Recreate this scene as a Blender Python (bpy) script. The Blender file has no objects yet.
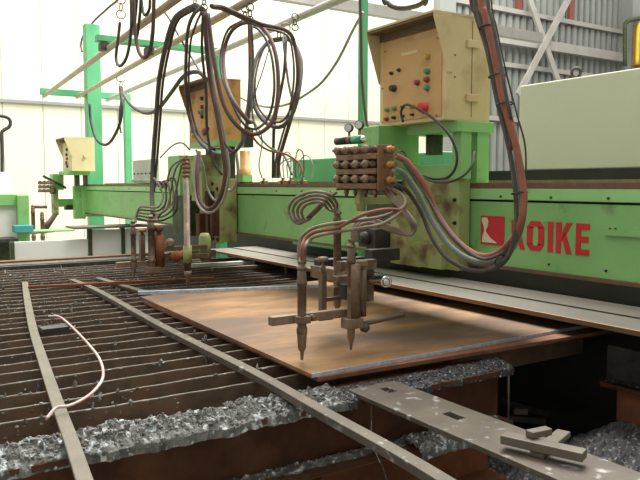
import bpy, bmesh, math, random
from mathutils import Vector, Matrix
random.seed(7)
SC = bpy.context.scene
COL = SC.collection
# ------------------------------------------------------------------ camera
F = 700.0; H = 1.45
PT = math.atan(55 / F); AZ = math.atan(450 * math.cos(PT) / F)
FW = Vector((math.sin(AZ) * math.cos(PT), math.cos(AZ) * math.cos(PT), -math.sin(PT)))
RT = Vector((math.cos(AZ), -math.sin(AZ), 0))
UP = Vector((math.sin(AZ) * math.sin(PT), math.cos(AZ) * math.sin(PT), math.cos(PT)))
def at(u, v, X=None, Y=None, Z=None):
    """a measured point of the photograph put on a real plane of the hall"""
    d = FW + RT * ((u - 320) / F) + UP * ((240 - v) / F)
    t = X / d.x if X is not None else Y / d.y if Y is not None else (Z - H) / d.z
    return Vector((d.x * t, d.y * t, H + d.z * t))
cam = bpy.data.cameras.new('camera'); co = bpy.data.objects.new('camera', cam); COL.objects.link(co)
cam.sensor_width = 36; cam.lens = 36 * F / 640; cam.clip_end = 200
m3 = Matrix((RT, UP, -FW)).transposed()
co.matrix_world = Matrix.Translation((0, 0, H)) @ m3.to_4x4()
SC.camera = co

# ------------------------------------------------------------------ materials
def mat(name, c1, c2=None, rough=.6, metal=0.0, scale=6, bump=0.0, contrast=(.35, .65), c3=None, s3=30, t3=(.55, .7), stretch=(1, 1, 1), spec=.5, coat=0):
    m = bpy.data.materials.new(name); m.use_nodes = True
    nt = m.node_tree; N = nt.nodes; L = nt.links
    b = N['Principled BSDF']; b.inputs['Roughness'].default_value = rough; b.inputs['Metallic'].default_value = metal
    b.inputs['Specular IOR Level'].default_value = spec
    b.inputs['Coat Weight'].default_value = coat
    if c2 is None:
        c2 = tuple(x * .86 for x in c1)
    tc = N.new('ShaderNodeTexCoord'); mp = N.new('ShaderNodeMapping'); mp.inputs['Scale'].default_value = stretch
    L.new(tc.outputs['Object'], mp.inputs['Vector'])
    n = N.new('ShaderNodeTexNoise'); n.inputs['Scale'].default_value = scale; n.inputs['Detail'].default_value = 6; n.inputs['Roughness'].default_value = .62
    L.new(mp.outputs[0], n.inputs['Vector'])
    r = N.new('ShaderNodeValToRGB'); r.color_ramp.elements[0].position = contrast[0]; r.color_ramp.elements[1].position = contrast[1]
    r.color_ramp.elements[0].color = (*c1, 1); r.color_ramp.elements[1].color = (*c2, 1)
    L.new(n.outputs['Fac'], r.inputs['Fac'])
    out = r.outputs['Color']
    if c3 is not None:
        n3 = N.new('ShaderNodeTexNoise'); n3.inputs['Scale'].default_value = s3; n3.inputs['Detail'].default_value = 5
        L.new(mp.outputs[0], n3.inputs['Vector'])
        r3 = N.new('ShaderNodeValToRGB'); r3.color_ramp.elements[0].position = t3[0]; r3.color_ramp.elements[1].position = t3[1]
        r3.color_ramp.elements[0].color = (0, 0, 0, 1); r3.color_ramp.elements[1].color = (1, 1, 1, 1)
        L.new(n3.outputs['Fac'], r3.inputs['Fac'])
        mx = N.new('ShaderNodeMix'); mx.data_type = 'RGBA'
        L.new(r3.outputs['Color'], mx.inputs['Factor']); L.new(out, mx.inputs['A']); mx.inputs['B'].default_value = (*c3, 1)
        out = mx.outputs['Result']
    L.new(out, b.inputs['Base Color'])
    if bump:
        bp = N.new('ShaderNodeBump'); bp.inputs['Strength'].default_value = bump; bp.inputs['Distance'].default_value = .01
        L.new(n.outputs['Fac'], bp.inputs['Height']); L.new(bp.outputs[0], b.inputs['Normal'])
    return m
M = {}
M['green'] = mat('green_paint', (.26, .53, .19), (.21, .45, .155), .42, scale=3, c3=(.15, .22, .07), s3=9, t3=(.60, .78), bump=.05)
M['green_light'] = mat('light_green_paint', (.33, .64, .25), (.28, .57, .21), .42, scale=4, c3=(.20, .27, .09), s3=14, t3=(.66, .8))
M['green_dirty'] = mat('stained_green_paint', (.30, .40, .14), (.37, .35, .15), .55, scale=5, c3=(.13, .065, .025), s3=8, t3=(.48, .70), bump=.1)
M['green_post'] = mat('post_green_paint', (.10, .40, .19), (.085, .35, .16), .45, scale=3)
M['green_dark'] = mat('dark_green_steel', (.06, .10, .03), (.02, .02, .012), .6, scale=9)
M['groove'] = mat('groove_black', (.012, .016, .01), None, .8)
M['cream'] = mat('cream_enamel', (.58, .35, .13), (.50, .29, .105), .42, scale=2.5, c3=(.27, .14, .045), s3=6, t3=(.60, .85))
M['cream_side'] = mat('ochre_cream_enamel', (.66, .53, .29), (.58, .45, .23), .45, scale=3, c3=(.26, .15, .05), s3=5, t3=(.56, .85))
M['orange_cream'] = mat('yellowed_enamel', (.60, .33, .10), (.50, .26, .08), .5, scale=4, c3=(.2, .09, .03), s3=9, t3=(.55, .8))
M['pale_cream'] = mat('pale_enamel', (.72, .62, .36), (.66, .55, .30), .5, scale=3)
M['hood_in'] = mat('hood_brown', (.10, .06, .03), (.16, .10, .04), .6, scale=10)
M['plate'] = mat('rusty_plate', (.37, .205, .088), (.19, .105, .052), .62, scale=4.2, bump=.05, contrast=(.36, .66), c3=(.135, .088, .062), s3=1.6, t3=(.46, .62), stretch=(.7, 1.5, 1), spec=.35)
M['plate_edge'] = mat('red_brown_plate', (.26, .11, .055), (.17, .07, .04), .65, scale=9, spec=.3)
M['cut_edge'] = mat('bright_cut_steel', (.62, .70, .82), (.40, .46, .56), .35, metal=.2, scale=30)
M['rust'] = mat('rusted_steel', (.105, .042, .02), (.055, .026, .015), .8, scale=7, c3=(.17, .075, .035), s3=3, t3=(.5, .72), bump=.15, spec=.25)
M['rust_orange'] = mat('orange_rusted_steel', (.28, .10, .045), (.15, .06, .03), .75, scale=5, spec=.25)
M['slat'] = mat('burnt_slat', (.175, .115, .075), (.095, .070, .052), .75, scale=12, c3=(.20, .125, .08), s3=5, t3=(.5, .75), bump=.2, spec=.3)
M['slat_top'] = mat('slat_edge', (.25, .225, .185), (.15, .13, .105), .55, scale=22, c3=(.5, .5, .5), s3=40, t3=(.58, .72))
M['steel'] = mat('dull_steel_bar', (.13, .108, .082), (.09, .073, .057), .5, metal=.25, scale=9, c3=(.42, .41, .39), s3=22, t3=(.6, .75))
M['steel_light'] = mat('light_steel', (.165, .14, .11), (.12, .10, .078), .5, metal=.2, scale=10)
M['steel_dark'] = mat('dark_steel', (.07, .065, .06), (.035, .032, .03), .55, metal=.3, scale=12)
M['rail'] = mat('brown_rack_rail', (.20, .105, .065), (.14, .075, .05), .5, metal=.2, scale=14)
M['torch'] = mat('brown_torch_brass', (.19, .125, .085), (.12, .078, .052), .45, metal=.2, scale=18, c3=(.30, .21, .14), s3=26, t3=(.55, .72))
M['torch_light'] = mat('worn_torch_brass', (.30, .21, .14), (.20, .135, .09), .42, metal=.2, scale=20)
M['brass'] = mat('dusty_brass', (.46, .25, .09), (.30, .16, .06), .4, metal=.6, scale=20)
M['chrome'] = mat('chrome', (.75, .75, .72), None, .18, metal=1)
M['slag'] = mat('grey_slag', (.20, .20, .185), (.055, .055, .05), .7, scale=26, c3=(.55, .58, .60), s3=38, t3=(.54, .66), bump=.5)
M['slag_dark'] = mat('dark_slag', (.05, .05, .052), (.02, .02, .02), .5, scale=34, c3=(.42, .45, .49), s3=75, t3=(.60, .70), bump=.8)
M['heap'] = mat('floor_slag', (.13, .13, .135), (.04, .04, .042), .55, scale=30, c3=(.42, .44, .47), s3=60, t3=(.56, .68), bump=.8)
M['ledge'] = mat('grey_white_ledge', (.145, .128, .10), (.10, .088, .068), .6, scale=4, stretch=(1, .3, 1))
M['ledge_edge'] = mat('tan_ledge_edge', (.34, .20, .11), None, .6)
M['white'] = mat('white_painted_sheet', (.80, .80, .74), (.74, .74, .68), .6, scale=2)
M['wall'] = mat('off_white_cladding', (.66, .65, .50), (.62, .61, .465), .8, scale=.4)
M['hall_wall'] = mat('grey_hall_wall', (.30, .30, .27), (.25, .25, .23), .8, scale=.5)
M['manifold'] = mat('manifold_brown', (.30, .165, .09), (.18, .10, .055), .5, metal=.15, scale=16)
M['siding'] = mat('grey_siding', (.25, .26, .235), (.205, .215, .195), .6, scale=.6)
M['white_steel'] = mat('off_white_girder', (.34, .33, .295), (.27, .26, .23), .6, scale=1.5)
M['redbrown'] = mat('red_brown_post', (.22, .06, .035), None, .6)
M['pale'] = mat('pale_green_sheet', (.58, .59, .46), (.54, .55, .43), .5, scale=.7)
M['pale_light'] = mat('pale_sheet_top', (.68, .73, .60), None, .5)
M['band'] = mat('dark_band', (.008, .0075, .007), (.018, .016, .014), .6, scale=6)  # near-black; also paints in the shade under the beam and table
M['floor'] = mat('concrete_floor', (.40, .39, .36), (.30, .29, .27), .8, scale=.8)
M['pipe'] = mat('tan_pipe', (.42, .35, .22), (.32, .265, .165), .5, scale=5)
M['pipe_pale'] = mat('grey_pipe', (.50, .48, .42), (.42, .40, .35), .5, scale=5)
M['h_black'] = mat('black_rubber', (.030, .030, .028), (.06, .055, .05), .72, scale=12)
M['h_grey'] = mat('grey_rubber', (.060, .055, .048), (.10, .09, .08), .72, scale=12)
M['h_red'] = mat('red_brown_rubber', (.33, .11, .065), (.22, .08, .05), .72, scale=9)
M['h_maroon'] = mat('maroon_rubber', (.13, .055, .045), (.07, .045, .04), .72, scale=9)
M['h_green'] = mat('grey_green_rubber', (.17, .24, .19), (.24, .28, .23), .72, scale=9)
M['h_tan'] = mat('dusty_tan_rubber', (.26, .20, .145), (.15, .115, .085), .72, scale=14)
M['h_lgrey'] = mat('light_grey_rubber', (.36, .34, .28), (.27, .26, .22), .72, scale=9)
M['b_red'] = mat('red_button', (.70, .05, .04), None, .35)
M['b_dred'] = mat('dark_red_button', (.30, .03, .03), None, .35)
M['b_green'] = mat('green_button', (.03, .30, .14), None, .35)
M['b_yel'] = mat('yellow_button', (.55, .38, .04), None, .35)
M['b_lgreen'] = mat('pale_green_button', (.18, .28, .10), None, .35)
M['b_black'] = mat('black_button', (.02, .02, .022), None, .35)
M['logo_red'] = mat('logo_red', (.62, .025, .03), None, .45)
M['logo_cream'] = mat('logo_cream', (.85, .78, .55), None, .5)
M['yellow'] = mat('safety_yellow', (.80, .62, .04), None, .5)
M['orange'] = mat('orange_panel', (.45, .22, .05), None, .5)
M['glass'] = mat('gauge_glass', (.70, .72, .68), None, .1, metal=.3)
M['bottle_green'] = mat('bottle_green_regulator', (.03, .30, .14), None, .3)
M['teal'] = mat('teal_box', (.06, .36, .36), None, .5)
M['paper'] = mat('pale_lavender_cover', (.74, .74, .80), None, .6)
M['white_rod'] = mat('white_pink_rod', (.62, .55, .52), (.50, .28, .26), .5, scale=7)
M['greybox'] = mat('light_grey_box', (.52, .52, .46), None, .5)

_tb = bmesh.new(); bmesh.ops.create_icosphere(_tb, subdivisions=1, radius=1)
ICO_V = [v.co.copy() for v in _tb.verts]; ICO_F = [[v.index for v in f.verts] for f in _tb.faces]; _tb.free()
def fleck(bm, c, sx, sy, sz):
    vs = [bm.verts.new((c[0] + v.x * sx, c[1] + v.y * sy, c[2] + v.z * sz)) for v in ICO_V]
    for f in ICO_F: bm.faces.new([vs[i] for i in f])
# ------------------------------------------------------------------ mesh builder
class MB:
    def __init__(s): s.bm = bmesh.new(); s.sm = []
    def hull(s, pts8):
        vs = [s.bm.verts.new(p) for p in pts8]
        for f in ((0, 3, 2, 1), (4, 5, 6, 7), (0, 1, 5, 4), (1, 2, 6, 5), (2, 3, 7, 6), (3, 0, 4, 7)):
            s.bm.faces.new([vs[i] for i in f])
        return s
    def box(s, x0, x1, y0, y1, z0, z1):
        return s.hull([(x0, y0, z0), (x1, y0, z0), (x1, y1, z0), (x0, y1, z0), (x0, y0, z1), (x1, y0, z1), (x1, y1, z1), (x0, y1, z1)])
    def prism(s, poly, axis, a, b):
        """poly of 2D points in the two other axes (cyclic order x,y,z without axis) extruded from a to b"""
        def P(p, t):
            return {'x': (t, p[0], p[1]), 'y': (p[0], t, p[1]), 'z': (p[0], p[1], t)}[axis]
        A = [s.bm.verts.new(P(p, a)) for p in poly]; B = [s.bm.verts.new(P(p, b)) for p in poly]
        n = len(poly)
        s.bm.faces.new(A[::-1]); s.bm.faces.new(B)
        for i in range(n): s.bm.faces.new([A[i], A[(i + 1) % n], B[(i + 1) % n], B[i]])
        return s
    def rings(s, pts, rads, seg=10, smooth=True, caps=True):
        pts = [Vector(p) for p in pts]; n = len(pts)
        t0 = (pts[1] - pts[0]).normalized()
        nrm = t0.orthogonal().normalized(); prev = None
        for i in range(n):
            t = (pts[min(i + 1, n - 1)] - pts[max(i - 1, 0)])
            t = t.normalized() if t.length > 1e-9 else t0
            nrm = (nrm - t * nrm.dot(t)); nrm = nrm.normalized() if nrm.length > 1e-6 else t.orthogonal().normalized()
            bi = t.cross(nrm)
            ring = [s.bm.verts.new(pts[i] + (nrm * math.cos(2 * math.pi * k / seg) + bi * math.sin(2 * math.pi * k / seg)) * rads[i]) for k in range(seg)]
            if prev:
                for k in range(seg):
                    f = s.bm.faces.new([prev[k], prev[(k + 1) % seg], ring[(k + 1) % seg], ring[k]]); f.smooth = smooth
            elif caps: s.bm.faces.new(ring[::-1])
            prev = ring
        if caps: s.bm.faces.new(prev)
        return s
    def cyl(s, p, q, r, r2=None, seg=14):
        return s.rings([p, q], [r, r if r2 is None else r2], seg)
    def lathe(s, p, d, prof, seg=14):
        """prof: list of (distance along d, radius)"""
        p = Vector(p); d = Vector(d).normalized()
        n = d.orthogonal().normalized(); b = d.cross(n); prev = None
        for (h, r) in prof:
            ring = [s.bm.verts.new(p + d * h + (n * math.cos(2 * math.pi * k / seg) + b * math.sin(2 * math.pi * k / seg)) * max(r, 1e-4)) for k in range(seg)]
            if prev:
                for k in range(seg):
                    f = s.bm.faces.new([prev[k], prev[(k + 1) % seg], ring[(k + 1) % seg], ring[k]]); f.smooth = True
            else: s.bm.faces.new(ring[::-1])
            prev = ring
        s.bm.faces.new(prev)
        return s
    def tube(s, pts, r, seg=8, step=6):
        return s.rings(smooth(pts, step), [r] * (len(smooth(pts, step))), seg)
    def strip(s, pts, w, h, step=4, up=Vector((0, 0, 1))):
        P = smooth(pts, step) if step > 1 else [Vector(p) for p in pts]; prev = None; n = len(P)
        for i in range(n):
            t = (P[min(i + 1, n - 1)] - P[max(i - 1, 0)]).normalized(); sd = t.cross(up).normalized(); u2 = sd.cross(t)
            ring = [s.bm.verts.new(P[i] + sd * a * w / 2 + u2 * b * h / 2) for a, b in ((-1, -1), (1, -1), (1, 1), (-1, 1))]
            if prev:
                for k in range(4): s.bm.faces.new([prev[k], prev[(k + 1) % 4], ring[(k + 1) % 4], ring[k]])
            else: s.bm.faces.new(ring[::-1])
            prev = ring
        s.bm.faces.new(prev); return s
    def ball(s, c, r, sub=2, sq=(1, 1, 1)):
        g = bmesh.ops.create_icosphere(s.bm, subdivisions=sub, radius=r)
        for v in g['verts']: v.co = Vector((v.co.x * sq[0], v.co.y * sq[1], v.co.z * sq[2])) + Vector(c)
        for v in g['verts']:
            for f in v.link_faces: f.smooth = True
        return s
    def torus(s, c, axis, R, r, seg=18, k=7, sx=1, squash=1):
        axis = Vector(axis).normalized(); n = axis.orthogonal().normalized(); b = axis.cross(n)
        rings = []
        for i in range(seg):
            a = 2 * math.pi * i / seg; d = n * math.cos(a) * squash + b * math.sin(a)
            cc = Vector(c) + d * R
            rings.append([s.bm.verts.new(cc + (d * math.cos(2 * math.pi * j / k) + axis * math.sin(2 * math.pi * j / k)) * r) for j in range(k)])
        for i in range(seg):
            A = rings[i]; B = rings[(i + 1) % seg]
            for j in range(k):
                f = s.bm.faces.new([A[j], B[j], B[(j + 1) % k], A[(j + 1) % k]]); f.smooth = True
        return s
    def build(s, name, m, parent=None, bevel=0, mats=None):
        bmesh.ops.recalc_face_normals(s.bm, faces=s.bm.faces)
        me = bpy.data.meshes.new(name); s.bm.to_mesh(me); s.bm.free()
        for mm in (mats or [m]): me.materials.append(M[mm] if isinstance(mm, str) else mm)
        o = bpy.data.objects.new(name, me); COL.objects.link(o)
        if parent is not None:
            o.parent = parent; o.matrix_parent_inverse = Matrix.Translation(-parent.location) if parent.type == 'EMPTY' else Matrix.Identity(4)
        if bevel:
            bv = o.modifiers.new('bevel', 'BEVEL'); bv.width = bevel; bv.segments = 2; bv.limit_method = 'ANGLE'
        return o
def smooth(pts, step=6):
    P = [Vector(p) for p in pts]
    if len(P) < 3 or step < 2: return P
    out = []
    for i in range(len(P) - 1):
        p0 = P[i - 1] if i else P[0] * 2 - P[1]; p1 = P[i]; p2 = P[i + 1]; p3 = P[i + 2] if i + 2 < len(P) else P[-1] * 2 - P[-2]
        for k in range(step):
            t = k / step
            out.append(.5 * ((2 * p1) + (p2 - p0) * t + (2 * p0 - 5 * p1 + 4 * p2 - p3) * t * t + (3 * p1 - p0 - 3 * p2 + p3) * t ** 3))
    out.append(P[-1]); return out
def tag(o, label, cat, group=None, kind=None):
    o['label'] = label; o['category'] = cat
    if group: o['group'] = group
    if kind: o['kind'] = kind
    return o
def thing(name, label, cat, loc=(0, 0, 0), group=None):
    o = bpy.data.objects.new(name, None); COL.objects.link(o); o.location = loc; o.empty_display_size = .1
    return tag(o, label, cat, group)
def struct(name, o=None):
    o['kind'] = 'structure'; return o

# ================================================================== SETTING
o = MB().box(-6.2, 40, -3.2, 20.2, -.1, 0).build('floor', 'floor'); struct('floor', o)
# back wall, off-white cladding (left) with shallow ribs
WY = 20.0
b = MB()
x = -6.0
while x < 17.7:
    b.box(x, min(x + .98, 17.8), WY, WY + .15, 0, 13); x += 1.0
o = b.build('wall_back', 'wall'); struct('', o)
b = MB(); b.box(-6, 17.8, WY + .02, WY + .12, 0, 13); o = b.build('trim_1', 'white_steel'); struct('', o)
# corrugated siding (right)
b = MB(); x = 18.6; poly = []
while x < 29.2:
    poly += [(x, WY), (x + .20, WY), (x + .24, WY + .16), (x + .36, WY + .16)]; x += .40
poly2 = poly + [(29.4, WY + .2), (18.6, WY + .2)]
b.prism(poly2, 'z', 0, 13); o = b.build('wall_right', 'siding'); struct('', o)
o = MB().box(17.8, 18.6, WY - .35, WY + .25, 0, 13).build('trim_2', 'siding'); struct('', o)
o = MB().box(29.05, 32.5, WY - .6, WY + .25, 0, 13).build('trim_3', 'siding'); struct('', o)
b = MB()
for z in (8.28, 6.15, 4.0): b.box(18.6, 29.05, WY - .16, WY, z, z + .18)
o = b.build('trim_4', 'white_steel'); struct('', o)
b = MB().box(16.0, 30, WY - .42, WY - .18, 6.98, 7.36); o = b.build('trim_5', 'white_steel'); struct('', o)
for i, (p, q) in enumerate((((501, -82), (562, 92)), ((611, -82), (518, 95)))):
    P = at(p[0], p[1], Y=WY - .5 - .1 * i); Q = at(q[0], q[1], Y=WY - .5 - .1 * i)
    o = MB().strip([P, Q], .26, .1, 1, up=Vector((0, 1, 0))).build('trim_%d' % (6 + i), 'white_steel'); struct('', o)
for i, (u0, u1, vb) in enumerate(((516, 521, 10), (568, 573, 25))):
    a = at(u0, vb, Y=WY - .05); c = at(u1, vb, Y=WY - .05)
    o = MB().box(a.x, c.x, WY - .12, WY, a.z, 12).build('trim_%d' % (8 + i), 'redbrown'); struct('', o)
# conduit along the white wall and the long girder
o = MB().box(-6, 17.8, WY - .1, WY, 3.60, 3.68).build('trim_10', 'siding'); struct('', o)
A_ = at(215, -14, Y=14); B_ = at(440, 27, Y=14)
o = MB().box(A_.x - 6, B_.x + 4, 14, 14.2, 5.60, 5.86).build('trim_11', 'white_steel'); struct('', o)
for nm_, bx_ in (('wall_left', (-6.2, -6, -3, 20.2, 0, 9)), ('wall_front', (-6.2, 33, -3.2, -3, 0, 9)), ('wall_side', (32.6, 32.8, -3, 20.2, 0, 9))):
    o = MB().box(*bx_).build(nm_, 'hall_wall'); struct('', o)
# yellow framed orange cabinet and green pipe near the right corner
P = at(633, 65, Y=19.3); Q = at(646, 25, Y=19.3)
t = thing('safety_cabinet', 'orange panel in a bright yellow tube frame high at the right end of the siding', 'wall cabinet', (P.x, 19.3, P.z))
MB().box(P.x + .1, Q.x, 19.15, 19.4, P.z, Q.z - .1).build('panel', 'orange', t)
MB().tube([(P.x, 19.1, P.z), (P.x, 19.1, Q.z - .5), (P.x + .15, 19.1, Q.z - .05), (P.x + .5, 19.1, Q.z), (Q.x + .3, 19.1, Q.z)], .09).build('tube_frame', 'yellow', t)
pts = [at(u, v, Y=19.2) for u, v in ((625, 66), (625, 30), (627, 22), (636, 19), (648, 17))]
tag(MB().tube(pts, .09).build('pipe', 'green_dark'), 'dark green pipe bent over the yellow framed cabinet', 'pipe')

# ================================================================== REAR PALE MACHINE HOUSING
t = thing('machine_housing', 'large pale green sheet metal housing behind the gantry beam at right', 'machine cover', (4, 2, 0))
MB().box(3.6, 4.6, .4, 3.2, 1.545, 2.095).build('housing', 'pale', t, bevel=.008)
MB().box(3.58, 4.62, .4, 3.62, 1.482, 1.545).build('base_rail', 'band', t)
MB().box(3.62, 4.6, .4, 3.62, 1.40, 1.47).build('sill', 'ledge', t)
for y in (.6, 3.3): MB().box(4.0, 4.2, y, y + .2, 0, 1.40).build('leg', 'band', t)
P = at(576, 76, X=3.75)
t = thing('lifting_eye', 'small grey lifting hook on the top edge of the pale green housing', 'lifting hook', (3.75, P.y, 2.095))
MB().cyl((3.75, P.y, 2.09), (3.75, P.y, 2.12), .02).build('base', 'steel_light', t)
MB().torus((3.75, P.y, 2.15), (1, .3, 0), .028, .010).build('ring', 'steel_dark', t)

# ================================================================== GANTRY BEAM
BX = 2.45
t = thing('gantry_beam', 'long green gantry beam with red KOIKE lettering spanning the cutting table', 'gantry beam', (2.6, 5, 1.07))
MB().box(BX + .008, 2.76, .7, 9.7, 1.075, 1.372).build('web', 'green', t)
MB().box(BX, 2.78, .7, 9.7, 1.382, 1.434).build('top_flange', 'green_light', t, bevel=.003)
MB().box(BX + .02, 2.75, .7, 9.7, 1.370, 1.384).build('groove', 'groove', t)
MB().box(BX - .012, 2.79, .7, 9.7, 1.062, 1.077).build('bottom_flange', 'rail', t)
MB().box(BX + .0, BX + .07, .7, 9.68, 1.434, 1.459).build('rack_rail', 'rail', t)
MB().box(2.70, 2.76, .7, 9.68, 1.434, 1.474).build('rear_rail', 'rail', t)
MB().box(2.40, 2.80, 9.7, 9.86, 1.02, 1.45).build('end_plate', 'green_light', t, bevel=.005)
for u, v in ((501, 196.5), (551, 197.5), (608.5, 198.5)):
    p = at(u, v, X=BX); MB().lathe(p, (-1, 0, 0), [(0, .006), (.004, .006), (.006, .004)], 10).build('bolt', 'green_dark', t)
for u, v in ((548, 264.5), (605, 271)):
    p = at(u, v, X=BX); MB().lathe((BX + .008, p.y, p.z), (-1, 0, 0), [(0, .005), (.005, .005)], 10).build('bolt', 'groove', t)
for y in (3.7, 4.05, 4.4, 6.6, 7.2, 7.8, 8.4):
    MB().lathe((BX, y, 1.408), (-1, 0, 0), [(0, .006), (.004, .006), (.006, .004)], 8).build('bolt', 'green_dark', t)
a = at(604, 235, X=BX); MB().box(BX - .004, BX + .01, .7, a.y, a.z, a.z + .022).build('cover_plate', 'green', t)
for u in (609, 614.5):
    p = at(u, 228.5, X=BX); MB().lathe((BX + .008, p.y, p.z), (-1, 0, 0), [(0, .004), (.005, .004)], 8).build('bolt', 'rust_orange', t)
# logo plate: u 481-503, v 215-245
a = at(480.5, 215.5, X=BX); c = at(503, 245.5, X=BX)
y1, y0, z1, z0 = a.y, c.y, a.z, at(503, 245.5, X=BX).z
z1 = at(492, 216, X=BX).z; z0 = at(492, 245, X=BX).z
lg = MB().box(BX + .004, BX + .010, y0, y1, z0, z1).build('logo_plate', 'logo_red', t)
w = y1 - y0; h = z1 - z0
def yz(fx, fz): return (y1 - fx * w, z0 + fz * h)
# cream swoosh: crescent-like flare along the left side of the plate
MB().prism([yz(*p) for p in ((.06, .93), (.27, .93), (.33, .80), (.30, .62), (.22, .47), (.30, .36), (.45, .22), (.72, .07), (.06, .07), (.10, .30), (.16, .47), (.14, .62), (.06, .80))], 'x', BX + .0015, BX + .004).build('swoosh', 'logo_cream', lg)
# lettering KOIKE, each letter an own mesh (x right along -y)
def letter(ch, ua, ub):
    ya = at(ua, 235, X=BX).y; yb = at(ub, 235, X=BX).y; ww = ya - yb; zb = 1.161; zt = 1.292; hh = zt - zb
    Y_ = lambda f: ya - f * ww; Z_ = lambda f: zb + f * hh
    b = MB(); x0, x1 = BX + .0045, BX + .012
    def R(fa, fb, ga, gb): b.box(x0, x1, Y_(fb), Y_(fa), Z_(ga), Z_(gb))
    if ch == 'I': R(0, 1, 0, 1)
    if ch == 'E': R(0, .36, 0, 1); R(.36, 1, 0, .19); R(.36, .92, .41, .60); R(.36, 1, .81, 1)
    if ch == 'K':
        R(0, .33, 0, 1)
        b.prism([(Y_(.33), Z_(.36)), (Y_(.33), Z_(.62)), (Y_(.66), Z_(1)), (Y_(1), Z_(1))], 'x', x0, x1)
        b.prism([(Y_(.42), Z_(.48)), (Y_(.60), Z_(.70)), (Y_(1), Z_(0)), (Y_(.66), Z_(0))], 'x', x0, x1)
    if ch == 'O':
        R(0, .33, .2, .8); R(.67, 1, .2, .8); R(.24, .76, 0, .18); R(.24, .76, .82, 1)
        for sx in (0, 1):
            for sz in (0, 1):
                fx = lambda f: f if not sx else 1 - f
                fz = lambda g: g if not sz else 1 - g
                b.prism([(Y_(fx(0)), Z_(fz(.2))), (Y_(fx(.24)), Z_(fz(0))), (Y_(fx(.24)), Z_(fz(.18))), (Y_(fx(.40)), Z_(fz(.18))), (Y_(fx(.33)), Z_(fz(.25)))], 'x', x0, x1)
    b.build('letter_' + ch.lower(), 'logo_red', t)
letter('K', 510.5, 524); letter('O', 526, 543); letter('I', 547, 552); letter('K', 555, 571); letter('E', 575, 588.5)

# green housing of the gantry behind, seen over the beam left of the near carriage
a = at(292, 160, X=3.3)
tag(MB().box(3.3, 3.7, 3.6, a.y, .9, a.z).build('rear_gantry_beam', 'green_post', bevel=.01), 'plain green box beam end showing above the main beam behind the valve manifold', 'gantry beam')

# ledge running under the beam, with legs
t = thing('cover_ledge', 'pale grey flat ledge on short legs running under the gantry beam', 'ledge', (3.1, 3.5, .7))
MB().box(2.87, 3.12, .4, 6.6, .785, .80).build('front_board', 'ledge', t)
MB().box(3.15, 3.42, .4, 6.6, .785, .802).build('rear_board', 'ledge', t)
MB().box(2.855, 2.87, .4, 6.6, .778, .801).build('front_edge', 'ledge_edge', t)
MB().box(3.12, 3.15, .4, 6.6, .77, .785).build('gap_strip', 'groove', t)
for y in (4.3, 5.05, 5.9): MB().cyl((2.9, y, .69), (2.9, y, .79), .012).build('leg', 'steel', t)

o_ = MB().box(3.46, 3.5, .3, 10.2, 0, 1.03).build('shade_board', 'band'); tag(o_, 'added near-black board standing in for the shade under the long gantry beam', 'added shade board')  # added board, its black colour stands in for shade under the beam
# ================================================================== CUTTING TABLE
t = thing('cutting_table', 'long flame cutting table of slag crusted steel slats on rusty girders', 'cutting table', (1.3, 4.5, 0))
def wavy_slat(y, k):
    b = MB(); rnd = random.Random(k); n = 60; x0, x1 = -.35, 3.19
    top = []; h = 0
    for i in range(n + 1):
        h = h * .8 + rnd.uniform(-.0022, .0022)
        if rnd.random() < .06: h -= .004
        top.append(h)
    lean = rnd.uniform(-.006, .006)
    sec = []
    for i in range(n + 1):
        X = x0 + (x1 - x0) * i / n; z = .698 + top[i] * .8; yy = y + lean * math.sin(i * .09)
        sec.append([b.bm.verts.new(p) for p in ((X, yy - .004 + lean, .55), (X, yy + .004 + lean, .55), (X, yy + .004, z - .003), (X, yy + .0028, z), (X, yy - .0028, z), (X, yy - .004, z - .003))])
    for i in range(n):
        A, B = sec[i], sec[i + 1]
        for j in range(6):
            f = b.bm.faces.new([A[j], B[j], B[(j + 1) % 6], A[(j + 1) % 6]]); f.material_index = 1 if j in (2, 3, 4) else 0
    b.bm.faces.new(sec[0][::-1]); b.bm.faces.new(sec[-1])
    return b.build('slat', None, t, mats=['slat', 'slat_top'])
ys = []
y = 2.36; k = 0
while y < 6.75:
    wavy_slat(y, k); ys.append(y); k += 1; y += .158
def hbeam(b, x0, x1, y, z0, z1, w, tf=.018, tw=.016):
    b.box(x0, x1, y - w / 2, y + w / 2, z1 - tf, z1); b.box(x0, x1, y - w / 2, y + w / 2, z0, z0 + tf); b.box(x0, x1, y - tw / 2, y + tw / 2, z0 + tf, z1 - tf)
b = MB(); hbeam(b, -.6, 2.29, 2.13, .42, .668, .20); b.build('front_girder', 'rust', t)
b = MB(); hbeam(b, -.6, 2.29, 2.18, .16, .418, .24); b.build('lower_girder', 'rust_orange', t)
MB().box(1.28, 1.32, 2.04, 2.12, .18, .40).build('stiffener', 'rust_orange', t)
for y in (3.7, 5.2, 6.6):
    b = MB(); hbeam(b, -.6, 3.19, y, .16, .54, .2); b.build('added_cross_girder', 'rust', t)  # unseen girders added under the slats to hide light
MB().box(2.93, 2.96, .4, 2.03, .52, .69).build('side_girder', 'steel_dark', t)
MB().box(2.88, 3.02, .4, 2.03, .50, .52).build('side_girder_flange', 'rust', t)
MB().box(3.2, 3.24, .4, 6.8, .30, .70).build('added_rear_girder', 'band', t)  # added to block light; near-black colour paints in the pit's shade
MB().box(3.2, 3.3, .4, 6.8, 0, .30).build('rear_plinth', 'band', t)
MB().box(-.6, 2.9, 6.80, 6.86, .45, .715).build('end_rail', 'steel_dark', t)
MB().box(-.6, 2.9, 6.92, 7.10, .66, .715).build('end_rail', 'steel', t)
MB().box(-.6, 2.9, 7.18, 7.30, .60, .725).build('end_rail', 'rail', t)
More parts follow.
